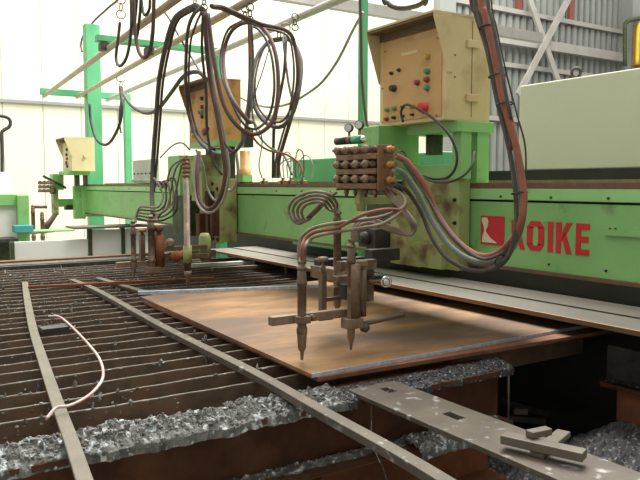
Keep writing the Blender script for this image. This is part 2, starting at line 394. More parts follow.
for x_ in (-.45, 1.2, 2.1):
    for y_ in (3.7, 6.6): MB().box(x_, x_ + .14, y_ - .09, y_ + .09, 0, .16).build('foot', 'rust', t)
for x_ in (-.45, .6, 1.9): MB().box(x_, x_ + .16, 2.08, 2.28, 0, .16).build('foot', 'rust', t)
p = at(612, 385, X=2.9); MB().box(2.93, 3.12, .4, 1.97, 0, .50).build('foot', 'rust_orange', t)
# far side legs of the ledge
# slag crust along the front girder
def crust(x0, x1, y0, y1, z, amp, seed, nx=260, ny=18, edge=True):
    from mathutils import noise
    b = MB(); g = []; N_ = lambda X, Y, f, o: noise.noise(Vector((X * f, Y * f, seed * 3.1 + o)))
    for i in range(nx + 1):
        row = []
        for j in range(ny + 1):
            fx = i / nx; fy = j / ny
            X = x0 + (x1 - x0) * fx; Y = y0 + (y1 - y0) * fy
            Y += (.022 * N_(X, 0, 9, 1) + .012 * N_(X, 0, 31, 2)) * (1 - fy) + .02 * N_(X, 0, 7, 7) * fy
            e = max(0, math.sin(math.pi * fy)) ** .6 if edge else 1
            lump = abs(N_(X, Y, 24, 3)) * .9 + abs(N_(X, Y, 52, 4)) * .6 + abs(N_(X, Y, 110, 5)) * .38
            hh = amp * e * (.18 + .45 * max(0, N_(X, Y, 6, 6) + .45) + .85 * lump)
            k = .006
            row.append(b.bm.verts.new((X + k * N_(X, Y, 60, 8), Y + k * N_(X, Y, 60, 9), z - (.022 if fy == 0 else .006 if fy == 1 else 0) + max(0, hh))))
        g.append(row)
    for i in range(nx):
        for j in range(ny):
            b.bm.faces.new([g[i][j], g[i + 1][j], g[i + 1][j + 1], g[i][j + 1]])
    rnd = random.Random(seed)
    for i in range(int((x1 - x0) * (y1 - y0) * 5200)):
        v = g[rnd.randrange(nx)][rnd.randrange(1, ny)].co
        r = rnd.uniform(.002, .0065)
        fleck(b.bm, v, r * rnd.uniform(.6, 1.7), r * rnd.uniform(.6, 1.5), r * rnd.uniform(.6, 1.5))
    return b
crust(-.6, 1.42, 2.02, 2.215, .664, .042, 3, nx=800, ny=70).build('slag_crust', 'slag', t)
crust(1.40, 2.29, 2.025, 2.19, .664, .024, 4, nx=360, ny=50).build('slag_crust', 'slag_dark', t)
crust(-.6, 2.25, 2.065, 2.125, .438, .014, 5, nx=700, ny=16).build('slag_crust', 'slag', t)
crust(2.885, 3.01, 1.5, 2.02, .52, .02, 6, nx=40, ny=80).build('slag_crust', 'slag_dark', t)

# loose slag flecks over the slats
b = MB(); rnd = random.Random(11)
for i in range(4200):
    y = rnd.choice(ys); X = rnd.uniform(-.1, 2.2)
    if X > 1.36 and y < 4.5: continue
    cl = math.sin(X * 5.1 + y * 2.3) + math.sin(X * 2.2 - y * 3.1 + 1)
    if cl < .3 and rnd.random() < .8: continue
    r = rnd.uniform(.0018, .0058)
    s_ = rnd.uniform(.8, 2.2)
    zc = .698 - rnd.random() ** 2 * .06; dr = 3.5 if rnd.random() < .25 else 1
    fleck(b.bm, (X, y - .004, zc), r * s_ * rnd.uniform(.7, 1.3), r * .8, r * rnd.uniform(.5, 1.6) * dr)
tag(b.build('slag_spatter', 'slag'), 'loose pale slag flecks stuck over the slats of the cutting table', 'slag', kind='stuff')

# slag heap on the floor
from mathutils import noise
def heap(x0, x1, y0, y1, fn, n, seed):
    b = MB(); g = []
    for i in range(n + 1):
        row = []
        for j in range(n + 1):
            X = x0 + (x1 - x0) * i / n; Y = y0 + (y1 - y0) * j / n
            z = fn(X, Y) + .022 * noise.noise(Vector((X * 26, Y * 26, seed))) + .014 * noise.noise(Vector((X * 60, Y * 60, seed))) + .008 * noise.noise(Vector((X * 130, Y * 130, seed)))
            row.append(b.bm.verts.new((X, Y, max(z, .002))))
        g.append(row)
    for i in range(n):
        for j in range(n): b.bm.faces.new([g[i][j], g[i + 1][j], g[i + 1][j + 1], g[i][j + 1]])
    return b
hf = lambda X, Y: (.17 + .17 * min(1, max(0, (X - 2.3) / .6))) * (1 - .55 * min(1, max(0, (Y - 1.95) / .3))) * (1 - .7 * min(1, max(0, (Y - 2.3) / .4))) - .06 * max(0, X - 3.1) + .05 * math.sin(X * 3 + 1) * math.cos(Y * 2.4)
tag(heap(.4, 5.0, .6, 3.6, hf, 300, 2).build('slag_heap', 'heap'), 'dark glittering heap of slag grit on the floor right of the table', 'slag', kind='stuff')

# ================================================================== STEEL PLATES
t = thing('steel_plate', 'large tan rusty steel plate lying on the slats under the torches', 'steel plate', (2.2, 3.3, .72))
MB().hull([(1.385, 2.225, .718), (3.3, 2.266, .718), (3.3, 4.42, .718), (1.44, 4.40, .718), (1.385, 2.225, .732), (3.3, 2.266, .732), (3.3, 4.42, .732), (1.44, 4.40, .732)]).build('sheet', 'plate', t)
MB().hull([(1.387, 2.2215, .717), (3.3, 2.2625, .717), (3.3, 2.2655, .717), (1.387, 2.2245, .717), (1.387, 2.2215, .7325), (3.3, 2.2625, .7325), (3.3, 2.2655, .7325), (1.387, 2.2245, .7325)]).build('cut_edge', 'cut_edge', t)
b = MB().hull([(1.41, 2.215, .700), (3.3, 2.150, .700), (3.3, 4.3, .700), (1.43, 4.3, .700), (1.41, 2.215, .7165), (3.3, 2.150, .7165), (3.3, 4.3, .7165), (1.43, 4.3, .7165)])
tag(b.build('steel_plate', 'plate_edge'), 'red brown steel plate directly beneath the large tan plate', 'steel plate')
p, q = at(138, 293, Z=.742), at(322, 286, Z=.742)
tag(MB().strip([p, q], .03, .022, 1).build('flat_bar', 'cut_edge'), 'bluish grey steel bar along the far edge of the tan plate', 'steel bar')

# loose bars on the slats
def bar(pts, w, h, name, m, label, z=.70):
    P = [at(u, v, Z=z + h) - Vector((0, 0, h / 2 - .001)) for u, v in pts]
    return tag(MB().strip(P, w, h, 4).build(name, m, bevel=.003), label, 'steel bar')
bar([(25, 282), (27, 298), (33, 328), (43, 360), (58, 404), (72, 442), (86, 484)], .042, .012, 'flat_bar', 'steel_light', 'slightly curved flat steel bar lying over the slats at far left')
bar([(72, 279), (100, 291), (160, 324), (250, 369), (320, 408), (400, 452), (480, 500)], .045, .028, 'square_bar', 'steel', 'long straight square steel bar crossing the slats beside the tan plate')
bar([(98, 277.5), (130, 287), (168, 298)], .05, .02, 'square_bar', 'steel', 'short grey steel bar on the far slats ending near the tan plate')
p = bar([(28, 286), (90, 283), (160, 279.5), (215, 277)], .022, .02, 'flat_bar', 'rust_orange', 'thin rusty orange bar lying along the far slats', z=.72)
P = [at(u, v, Z=.735) for u, v in ((49, 311), (60, 317), (75, 330), (90, 346), (99, 358), (103, 370), (102, 380), (94, 391), (82, 400), (68, 406), (56, 408), (46, 413))]
P[0].z = .705; P[-1].z = .715
tag(MB().tube(P, .0055, 8).build('bent_rod', 'white_rod'), 'thin pinkish white rod bent in a hook across the left slats', 'rod')
p = at(47, 410, Z=.73)
# scrap block on the slats
P = [at(u, v, Z=.715) for u, v in ((41, 331), (67, 328))]
tag(MB().strip([P[0], P[1]], .09, .03, 1).build('scrap_block', 'steel_dark'), 'small dark steel offcut sitting on the left slats inside the rod bend', 'scrap')
for i, (a_, c_, lb) in enumerate((((186, 266), (254, 262), 'white painted strip lying on the far slats under the beam'), ((212, 269.5), (268, 266), 'tan flat strip in front of the white strip on the far slats'))):
    P, Q = at(*a_, Z=.74 - .01 * i), at(*c_, Z=.74 - .01 * i)
    tag(MB().strip([P, Q], .05, .03, 1).build('flat_strip', ('white', 'steel_light')[i]), lb, 'steel strip')

# perforated plank
def frame(o_, ex, ey):  # planar helper
    return lambda a, c, z=0: Vector(o_) + Vector(ex) * a + Vector(ey) * c + Vector((0, 0, z))
def slotted(x0, x1, y0, y1, z0, z1, holes):
    b = MB(); ysx = sorted({y0, y1, *[h[2] for h in holes], *[h[3] for h in holes]}); xs = sorted({x0, x1, *[h[0] for h in holes], *[h[1] for h in holes]})
    def filled(i, j):
        cx = (xs[i] + xs[i + 1]) / 2; cy = (ysx[j] + ysx[j + 1]) / 2
        return not any(h[0] < cx < h[1] and h[2] < cy < h[3] for h in holes)
    V = {}
    def vv(i, j, k):
        if (i, j, k) not in V: V[(i, j, k)] = b.bm.verts.new((xs[i], ysx[j], (z0, z1)[k]))
        return V[(i, j, k)]
    ni, nj = len(xs) - 1, len(ysx) - 1
    for i in range(ni):
        for j in range(nj):
            if not filled(i, j): continue
            b.bm.faces.new([vv(i, j, 1), vv(i + 1, j, 1), vv(i + 1, j + 1, 1), vv(i, j + 1, 1)])
            b.bm.faces.new([vv(i, j, 0), vv(i, j + 1, 0), vv(i + 1, j + 1, 0), vv(i + 1, j, 0)])
            for di, dj, e in ((-1, 0, ((i, j), (i, j + 1))), (1, 0, ((i + 1, j), (i + 1, j + 1))), (0, -1, ((i, j), (i + 1, j))), (0, 1, ((i, j + 1), (i + 1, j + 1)))):
                a, c = i + di, j + dj
                if 0 <= a < ni and 0 <= c < nj and filled(a, c): continue
                b.bm.faces.new([vv(*e[0], 0), vv(*e[1], 0), vv(*e[1], 1), vv(*e[0], 1)])
    return b
ob = slotted(1.468, 1.690, .55, 2.10, .672, .690, [(1.575, 1.612, 1.985, 2.045), (1.575, 1.612, 1.63, 1.705), (1.575, 1.612, 1.33, 1.40), (1.575, 1.612, .97, 1.045), (1.575, 1.612, .7, .77)]).build('slotted_plank', 'steel', bevel=.003)
tag(ob, 'wide flat steel plank with rectangular slots running out from under the rusty plates', 'steel plank')
def blk(pa, pb, z0, w, h, label, m='steel_light'):
    A = at(*pa, Z=z0 + h); B = at(*pb, Z=z0 + h); A.z = B.z = z0 + h / 2
    return tag(MB().strip([A, B], w, h, 1).build('steel_block', m, bevel=.003), label, 'steel scrap')
blk((503, 433), (585, 451), .708, .045, .026, 'longest steel block of the crossed scrap on the slotted plank')
blk((537, 452), (564, 430), .6905, .042, .017, 'short steel block lying crosswise beneath the long scrap block on the slotted plank')
blk((529, 431), (549, 427), .7345, .030, .020, 'small square steel block resting on top of the crossed scrap')
# scrap angle on floor
def blk3(pts, z0, w, h, label, m):
    P = [at(u, v, Z=z0 + h) for u, v in pts]
    return tag(MB().strip(P, w, h, 1).build('steel_offcut', m), label, 'steel scrap')
blk3([(505, 400), (552, 414)], .21, .05, .03, 'grey channel offcut leaning at the girder end in the dark pit', 'steel_dark')
blk3([(507, 417), (546, 421)], .19, .04, .03, 'second grey offcut just in front of the channel offcut in the pit', 'steel_dark')
blk3([(514, 411), (527, 411)], .24, .03, .03, 'tiny bright offcut wedged beside the channel offcut in the pit', 'steel_light')
P = at(508.5, 364, Y=2.03); Q = at(508.5, 424, Y=2.03)
tag(MB().cyl(P, Q, .004).build('hanging_rod', 'steel_light'), 'thin vertical rod hanging at the end of the front girder', 'rod')
pts = [at(371 + d, v, Y=1.99) for d, v in ((0, 396), (.5, 404), (0, 412), (.5, 424), (0, 436), (3, 448), (8, 460), (12, 468), (16, 482))]
tag(MB().tube(pts, .002, 6).build('slag_string', 'slag'), 'thin silvery string of slag dangling in front of the rusty girder', 'slag string')
b = MB()
for p, r in zip(pts[1::2], (.005, .004, .005, .004)): pass
b.bm.free()
tag(crust(1.72, 2.02, 1.97, 2.13, .43, .05, 8, nx=70, ny=40).build('slag_lump', 'slag'), 'pale lump of slag on the lower flange under the slotted plank', 'slag')

# ================================================================== CONTROL PANELS
def control_panel(x0, y0, z0, W, Hh, D, face, side, label, full=True, shade='hood_in', small=False):
    """front faces -x, width W along +y from y0, depth D along +x"""
    t = thing('control_panel', label, 'control panel', (x0 + D / 2, y0 + W / 2, z0))
    z1 = z0 + Hh; y1 = y0 + W
    MB().box(x0, x0 + D, y0, y1, z0, z1 - .004).build('cabinet', side, t, bevel=.004)
    MB().box(x0 - .004, x0, y0 + .03, y1 - .03, z0 + .02, z1 - .06).build('face_plate', face, t, bevel=.002)
    e = .085; d2 = Hh * .55
    b = MB()
    b.hull([(x0 - e, y0 - .002, z1 - .01), (x0 + D, y0 - .002, z1 - .004), (x0 + D, y1 + .002, z1 - .004), (x0 - e, y1 + .002, z1 - .01), (x0 - e, y0 - .002, z1), (x0 + D, y0 - .002, z1 + .006), (x0 + D, y1 + .002, z1 + .006), (x0 - e, y1 + .002, z1)])
    for yy in (y0 - .006, y1 + .0):
        b.prism([(x0 - e, z1 - .005), (x0 + .03, z1 - .005), (x0 + .03, z1 - d2), (x0 - .002, z1 - d2), (x0 - e, z1 - .03)], 'y', yy, yy + .006)
    hd = b.build('hood', side, t)
    MB().box(x0 - .005, x0, y0 + .004, y1 - .004, z1 - .058, z1 - .012).build('hood_dark_strip', 'hood_in', hd)  # dark strip added to darken the cabinet front below the hood
    MB().hull([(x0 - e + .004, y0 + .002, z1 - .022), (x0 - .001, y0 + .002, z1 - .022), (x0 - .001, y1 - .002, z1 - .022), (x0 - e + .004, y1 - .002, z1 - .022), (x0 - e + .004, y0 + .002, z1 - .0105), (x0 - .001, y0 + .002, z1 - .0105), (x0 - .001, y1 - .002, z1 - .0105), (x0 - e + .004, y1 - .002, z1 - .0105)]).build('hood_dark_sheet', 'hood_in', hd)  # dark sheet added to darken the underside of the hood
    def YY(f): return y1 - f * W
    def ZZ(g): return z1 - g * Hh
    sc = W / .52
    def btn(f, g, m, r=.011, L=.018, nm='button'):
        o = MB().lathe((x0 - .004, YY(f), ZZ(g)), (-1, 0, 0), [(0, r * 1.25 * sc), (.004, r * 1.25 * sc), (.004, r * sc), (L, r * sc), (L + .002, r * .8 * sc)], 12).build(nm, m, t)
        return o
    if full:
        for f, g, m, r in ((.75, .41, 'b_yel', .012), (.75, .55, 'b_green', .012), (.75, .63, 'b_dred', .012), (.61, .64, 'b_dred', .012), (.75, .71, 'b_green', .012),
                           (.15, .865, 'b_lgreen', .011), (.26, .86, 'b_lgreen', .011), (.40, .86, 'b_black', .006), (.535, .865, 'b_yel', .012),
                           (.14, .96, 'b_dred', .010), (.26, .955, 'b_black', .008), (.40, .95, 'b_black', .006), (.545, .95, 'b_black', .006)):
            btn(f, g - .035, m, r)
        btn(.25, .62, 'b_black', .016, .026, 'selector_knob'); btn(.21, .46, 'b_black', .008, .014, 'switch'); btn(.33, .445, 'b_black', .008, .014, 'switch')
        btn(.71, .86, 'b_red', .024, .03, 'emergency_stop')
        MB().box(x0 - .006, x0 - .003, YY(.60), YY(.36), ZZ(.31), ZZ(.28)).build('label_plate', 'cream_side', t)
        # screws
        for f, g in ((.1, .22), (.88, .22), (.06, .95), (.88, .95), (.06, .6)):
            btn(f, g, 'brass', .004, .003, 'screw')
        # hinges on the side facing -y
        for zz in (z1 - .13, z0 + .11):
            MB().box(x0 + .12, x0 + .20, y0 - .016, y0, zz - .018, zz + .018).build('hinge', 'cream_side', t, bevel=.004)
        MB().box(x0 + .158, x0 + .162, y0 - .001, y0, z0 + .02, z1 - .02).build('door_seam', 'hood_in', t)
        for zz in (z0 + .30, z0 + .2): MB().lathe((x0 + .05, y0, zz), (0, -1, 0), [(0, .004), (.004, .004)], 8).build('screw', 'hood_in', t)
    elif not small:
        for f, g, m, r in ((.55, .28, 'b_black', .012), (.55, .42, 'b_dred', .012), (.55, .50, 'b_green', .012), (.47, .50, 'b_dred', .012), (.55, .58, 'b_black', .012), (.2, .80, 'b_black', .011), (.32, .80, 'b_dred', .011), (.2, .88, 'b_yel', .011), (.32, .88, 'b_black', .011), (.62, .84, 'b_dred', .022), (.75, .8, 'b_black', .01)):
            btn(f, g, m, r * 1.2)
    else:
        for f, g, m, r in ((.6, .35, 'b_black', .014), (.55, .5, 'b_black', .014), (.6, .62, 'b_dred', .014), (.5, .75, 'b_dred', .02), (.6, .85, 'b_black', .014)):
            btn(f, g, m, r * 1.4)
        MB().lathe((x0 + .17, y0, z0 + .2), (0, -1, 0), [(0, .02), (.03, .02)], 10).build('lock_knob', 'pale_cream', t)
    return t
control_panel(2.265, 2.45, 1.752, .505, .49, .285, 'cream', 'cream_side', 'large cream control panel with coloured buttons and red emergency stop above the near carriage')
control_panel(2.245, 4.98, 1.792, .53, .47, .215, 'orange_cream', 'orange_cream', 'yellowed control panel behind the hanging hoses above the middle carriage', full=False)
control_panel(2.22, 9.45, 1.63, .50, .44, .30, 'pale_cream', 'pale_cream', 'small pale cream control panel above the far end of the gantry beam', full=False, small=True)

# ================================================================== NEAR CARRIAGE
t = thing('torch_carriage', 'stained green carriage under the large cream control panel on the gantry beam', 'machine carriage', (2.35, 2.7, 1.03))
MB().box(2.375, 2.448, 2.47, 2.90, 1.035, 1.49).build('front_plate', 'green_dirty', t, bevel=.004)
MB().box(2.37, 2.448, 2.47, 2.95, 1.48, 1.55).build('cross_member', 'green', t, bevel=.004)
MB().box(2.355, 2.42, 2.44, 2.50, 1.48, 1.70).build('upright', 'green', t)
MB().box(2.46, 2.54, 2.44, 2.50, 1.462, 1.70).build('upright', 'green', t)
MB().box(2.38, 2.44, 2.66, 2.72, 1.60, 1.70).build('upright', 'green_dark', t)
MB().box(2.32, 2.56, 2.43, 2.80, 1.70, 1.752).build('panel_shelf', 'green', t, bevel=.003)
MB().box(2.19, 2.46, 2.865, 3.02, 1.50, 1.752).build('gear_box', 'green', t, bevel=.004)
MB().box(2.32, 2.448, 2.90, 3.14, 1.06, 1.47).build('drive_block', 'green_dark', t)
MB().prism([(2.66, 1.04), (2.90, 1.04), (2.90, 1.32)], 'x', 2.30, 2.375).build('gusset', 'green_dirty', t)
MB().box(2.34, 2.375, 2.55, 2.80, 1.035, 1.16).build('lower_plate', 'green_dirty', t, bevel=.003)
MB().box(2.2, 2.30, 2.9, 3.05, 1.12, 1.22).build('motor_block', 'steel_dark', t)
MB().lathe((2.2, 2.97, 1.17), (-1, 0, 0), [(0, .035), (.03, .035), (.03, .02), (.05, .02)]).build('motor_hub', 'steel_dark', t)
for u, v in ((455, 200), (455, 223)):
    p = at(u, v, X=2.375); MB().lathe(p, (-1, 0, 0), [(0, .010), (.004, .010), (.004, .006), (.012, .006)], 10).build('bolt', 'groove', t)
# stem for manifold and tool arm
MB().box(1.88, 2.40, 2.60, 2.64, 1.36, 1.40).build('manifold_arm', 'green_dirty', t, bevel=.003)
MB().cyl((1.905, 2.62, 1.33), (1.905, 2.62, 1.44), .022).build('manifold_stem', 'green_dirty', t)
MB().box(1.86, 2.33, 2.90, 2.96, 1.02, 1.08).build('tool_arm', 'steel_dark', t, bevel=.003)
MB().box(1.84, 1.90, 2.62, 2.96, .99, 1.05).build('tool_arm', 'torch', t, bevel=.003)

# ================================================================== VALVE MANIFOLD
t = thing('valve_manifold', 'brown gas valve manifold with three rows of four knobs beside the near carriage', 'valve manifold', (1.9, 2.6, 1.43))
y0, y1 = 2.445, 2.755
zs = (1.600, 1.535, 1.470)
for i, z in enumerate(zs):
    MB().box(1.855, 1.93, y0, y1, z - .037, z - .012).build('manifold_bar', 'manifold', t, bevel=.003)
    for k in range(4):
        y = y1 - .045 - k * .075
        vb = MB().lathe((1.90, y, z + .008), (-1, 0, 0), [(0, .016), (.035, .016), (.035, .010), (.06, .010)], 10).build('valve', 'torch', t)
        MB().lathe((1.84, y, z + .008), (-1, 0, 0), [(0, .014), (.005, .0185), (.018, .0185), (.022, .012), (.022, .007), (.034, .006)], 7).build('knob', 'torch_light', vb)
    MB().lathe((1.885, y1 - .005, z - .002), (0, 1, 0), [(0, .02), (.03, .02), (.035, .012)], 8).build('end_fitting', 'torch', t)
    MB().lathe((1.90, y0 + .02, z + .002), (0, -1, 0), [(0, .02), (.02, .02), (.02, .013), (.05, .013), (.05, .018), (.075, .018), (.075, .012), (.1, .012)], 8).build('outlet_fitting', 'brass', t)
MB().box(1.93, 1.945, y0 - .01, y1 + .005, 1.425, 1.63).build('back_plate', 'torch', t)
MB().box(1.86, 1.94, y0 - .012, y0 - .002, 1.425, 1.625).build('side_plate', 'manifold', t, bevel=.002)
MB().box(1.86, 1.94, y1, y1 + .008, 1.425, 1.625).build('side_plate', 'manifold', t, bevel=.002)
for k in range(4): MB().lathe((1.885, y1 - .045 - k * .075, 1.43), (0, 0, -1), [(0, .012), (.02, .012), (.02, .008), (.035, .008)], 8).build('bottom_fitting', 'torch', t)
for i, (u, v, r) in enumerate(((349, 128, 5.2), (359.5, 125, 5.2))):
    p = at(u, v, X=1.93); R = .0205
    g = thing('pressure_gauge', ('left', 'right')[i] + ' of two small round pressure gauges over the valve manifold', 'gauge', p, group=None)
    MB().lathe(p + Vector((.012, .008, 0)), (-.85, -.5, 0), [(0, R * .8), (.004, R), (.022, R), (.022, R * .86)], 20).build('case', 'steel_dark', g)
    MB().lathe(p + Vector((.012, .008, 0)) + Vector((-.85, -.5, 0)).normalized() * .0205, (-.85, -.5, 0), [(0, R * .86), (.003, R * .84)], 20).build('dial', 'glass', g)
    MB().cyl(p + Vector((.004, .004, -R)), p + Vector((.004, .004, -.06)), .006).build('stem', 'brass', g)
t = thing('gas_regulator', 'dark and bright green cylindrical regulator lying on top of the manifold', 'regulator', (1.9, 2.62, 1.65))
A_ = at(336, 141.5, X=1.88); B_ = at(364, 139, X=1.88); d = (B_ - A_); L_ = d.length
MB().lathe(A_, d, [(0, .014), (.006, .018), (L_ * .42, .018), (L_ * .42, .014), (L_ * .5, .014), (L_ * .5, .019), (L_ * .65, .019)], 14).build('grip', 'b_black', t)
MB().lathe(A_ + d * .44, d, [(0, .016), (.008, .016)], 12).build('red_band', 'b_dred', t)
MB().lathe(A_ + d * .65, d, [(0, .020), (L_ * .28, .020), (L_ * .3, .016)], 14).build('body', 'bottle_green', t)
MB().lathe(A_ + d * .95, d, [(0, .017), (.014, .015), (.018, .010)], 12).build('cap', 'chrome', t)

# ================================================================== TORCHES
def torch(p, z_tip, z_top, r, label, block=True, group=None, m='torch', fit=True):
    """vertical cutting torch, tip at z_tip"""
    t = thing('cutting_torch', label, 'cutting torch', (p[0], p[1], z_tip))
    r *= 1.22
    L_ = z_top - z_tip
    MB().lathe((p[0], p[1], z_tip), (0, 0, 1), [(0, r * .2), (.003, r * .3), (.036, r * .42), (.038, r * .62), (.044, r * .66), (.050, r * .86), (.104, r * .98), (.108, r * 1.0)], 14).build('nozzle', 'torch_light', t)
    MB().lathe((p[0], p[1], z_tip + .106), (0, 0, 1), [(0, r * .98), (.004, r * 1.1), (.026, r * 1.1), (.03, r * .92), (L_ - .20, r * .92), (L_ - .20, r * 1.05), (L_ - .185, r * 1.08), (L_ - .17, r * .9), (L_ - .13, r * .85)], 14).build('barrel', m, t)
    MB().lathe((p[0], p[1], z_top - .03), (0, 0, 1), [(0, r * .9), (0, r * 1.08), (.012, r * 1.08), (.012, r * .8), (.028, r * .75), (.028, r * .95), (.036, r * .95), (.036, r * .6), (.05, r * .55)], 6).build('hose_nut', 'torch_light', t)
    return t
# near group ------------------------------------------------
P1 = at(302, 360, Z=.742); P2 = at(351, 350, Z=.758)
zt1 = at(301, 262, Y=P1.y).z; torch((P1.x, P1.y), .742, zt1, .0165, 'nearest cutting torch over the left corner of the tan plate')
zt2 = at(354, 240, Y=P2.y).z
tb = torch((P2.x, P2.y), .758, zt2, .0150, 'cutting torch with a twin cylinder holder over the middle of the tan plate')
zz = lambda v: at(351, v, Y=P2.y).z
MB().box(P2.x - .034, P2.x + .045, P2.y - .028, P2.y + .028, zz(328), zz(318)).build('clamp_block', 'torch_light', tb, bevel=.003)
MB().lathe((P2.x + .014, P2.y, zz(318)), (0, 0, 1), [(0, .028), (zz(264) - zz(318), .028)], 18).build('holder_cylinder', 'torch', tb)
MB().lathe((P2.x + .062, P2.y + .012, zz(318)), (0, 0, 1), [(0, .021), (zz(272) - zz(318), .021)], 18).build('holder_cylinder', 'torch', tb)
MB().lathe((P2.x + .062, P2.y + .012, zz(272)), (0, 0, 1), [(0, .009), (.018, .009), (.018, .024), (.024, .027), (.040, .027), (.046, .022)], 16).build('adjusting_knob', 'torch_light', tb)
P3 = at(335, 316, Y=2.74)
zt3 = at(338, 214, Y=2.74).z
tc_ = torch((P3.x + .012, P3.y), P3.z, zt3, .0165, 'rear cutting torch behind the two front ones with a square clamp')
z_ = lambda v: at(336, v, Y=2.74).z
MB().box(P3.x - .028, P3.x + .050, P3.y - .03, P3.y + .03, z_(297), z_(286)).build('clamp_block', 'torch_light', tc_, bevel=.003)
# slide post with knob
PY = 2.66; a = at(323, 316, Y=PY); z_ = lambda v: at(323, v, Y=PY).z
t = thing('holder_slide', 'slim brown slide post with round top knob between the near torches', 'torch holder', (a.x, PY, a.z))
MB().box(a.x - .017, a.x + .012, PY - .015, PY + .015, z_(316), z_(270)).build('slide', 'torch', t, bevel=.003)
MB().lathe((a.x, PY, z_(270)), (0, 0, 1), [(0, .012), (.02, .012), (.02, .007), (.04, .007), (.04, .022), (.045, .025), (.056, .025), (.06, .02)], 16).build('adjusting_knob', 'torch_light', t)
MB().lathe((a.x - .01, PY - .01, z_(268)), (-.4, -1, 0), [(0, .012), (.018, .012)], 12).build('side_knob', 'steel_light', t)
MB().box(a.x - .03, a.x + .045, PY - .02, PY + .02, z_(320), z_(313)).build('foot_clamp', 'torch', t, bevel=.003)
MB().strip([(a.x + .01, PY, z_(300)), (a.x + .12, PY, z_(299))], .016, .016, 1).build('link', 'torch', t)
# horizontal arm
AY = P1.y + .034
t = thing('cross_arm', 'brown square cross arm clamped across the near torches', 'machine arm', (1.5, AY, .8))
a0 = at(270, 320, Y=AY); a1 = at(351, 309, Y=AY); zc = at(302, 317.5, Y=AY).z
MB().box(a0.x, a1.x, AY - .017, AY + .017, zc - .018, zc + .018).build('arm_tube', 'torch_light', t, bevel=.003)
MB().box(P1.x - .028, P1.x + .028, P1.y - .026, AY + .02, zc - .015, zc + .015).build('clamp', 'torch', t, bevel=.003)
MB().lathe((P1.x + .055, AY - .015, zc), (0, -1, 0), [(0, .014), (.02, .014), (.02, .008), (.03, .008)], 10).build('clamp_screw', 'torch', t)
q0 = at(362, 324, Y=P2.y + .02); q1 = at(403, 315, Y=P2.y + .05)
MB().cyl(q0, q1, .011).build('end_rod', 'steel_light', t)
MB().lathe(q0 + Vector((-.01, -.02, -.01)), (.2, -1, 0), [(0, .02), (.02, .02), (.02, .012), (.03, .012)], 8).build('clamp_nut', 'steel', t)
# bracket cluster between carriage and torches
t = thing('holder_bracket', 'dark brown bracket cluster joining the torches to the near carriage', 'machine bracket', (1.8, 2.6, .95))
b_ = lambda u0, v0, u1, v1, Y, d, m, nm: MB().box(at(u0, v1, Y=Y).x, at(u1, v1, Y=Y).x, Y, Y + d, at(u0, v1, Y=Y).z, at(u0, v0, Y=Y).z).build(nm, m, t, bevel=.002)
b_(341, 262, 377, 272, 2.56, .04, 'torch', 'cross_block'); b_(338, 277, 352, 283, 2.56, .05, 'torch', 'cross_block'); b_(366, 268, 374, 302, 2.60, .04, 'torch', 'slide'); b_(372, 276, 384, 281, 2.56, .04, 'steel_dark', 'link')
b_(345, 285, 360, 300, 2.60, .05, 'steel_dark', 'rear_block'); b_(372, 250, 400, 262, 2.7, .06, 'steel_dark', 'link')
g = at(386, 282, Y=2.5)
t = thing('handwheel', 'bright chrome handwheel beside the twin cylinder torch holder', 'handwheel', g)
MB().torus(g, (-.5, -1, 0), .021, .006, 20, 8).build('rim', 'chrome', t)
MB().lathe(g + Vector((.012, .024, 0)), (-.5, -1, 0), [(0, .009), (.03, .011), (.034, .016), (.042, .012)], 12).build('hub', 'chrome', t)
MB().strip([g + Vector((-.02, .01, 0)), g + Vector((.02, -.01, 0))], .006, .006, 1).build('spoke', 'steel_light', t)
MB().strip([g + Vector((0, 0, -.02)), g + Vector((0, 0, .02))], .006, .006, 1, up=Vector((1, 0, 0))).build('spoke', 'steel_light', t)
MB().cyl(g + Vector((.01, .02, 0)), g + Vector((-.05, .06, 0)), .008).build('shaft', 'torch', t)

# middle group ------------------------------------------------
MY = 5.0
def mid_x(u, v, Y=MY): return at(u, v, Y=Y)
a = mid_x(134, 277); zt = mid_x(134, 222).z; torch((a.x, MY), a.z, zt, .017, 'leftmost slim cutting torch hanging over the slats on the middle carriage')
a = mid_x(152, 277); zt = mid_x(152, 217).z; tb = torch((a.x, MY), a.z, zt, .022, 'cutting torch with rusty square clamp on the middle carriage')
MB().box(a.x - .045, a.x + .06, MY - .03, MY + .03, mid_x(152, 273).z, mid_x(152, 267).z).build('clamp_block', 'torch_light', tb, bevel=.003)
MB().lathe((a.x + .065, MY + .02, mid_x(152, 268).z), (0, 0, 1), [(0, .04), (.24, .04), (.24, .015), (.27, .015), (.27, .035), (.31, .035)], 14).build('holder_cylinder', 'rust_orange', tb)
t = thing('holder_slide', 'orange brown slide post left of the clamped torch on the middle carriage', 'torch holder', (mid_x(145, 267).x, MY, mid_x(145, 267).z))
c = mid_x(145, 265); MB().box(c.x - .02, c.x + .015, MY + .03, MY + .07, c.z, mid_x(145, 235).z).build('slide', 'torch', t)
MB().lathe((c.x, MY + .05, mid_x(145, 235).z), (0, 0, 1), [(0, .012), (.02, .012), (.02, .028), (.04, .028)], 12).build('adjusting_knob', 'brass', t)
t = thing('cross_arm', 'long rusty cross arm holding the slim torches of the middle carriage', 'machine arm', mid_x(130, 265))
c0 = mid_x(118, 267); c1 = mid_x(166, 262); MB().box(c0.x, c1.x, MY + .02, MY + .06, c0.z - .01, c0.z + .03).build('arm_tube', 'torch_light', t, bevel=.003)
MB().box(c1.x - .02, c1.x + .45, MY + .1, MY + .15, c0.z + .03, c0.z + .075).build('arm_tube', 'torch', t)
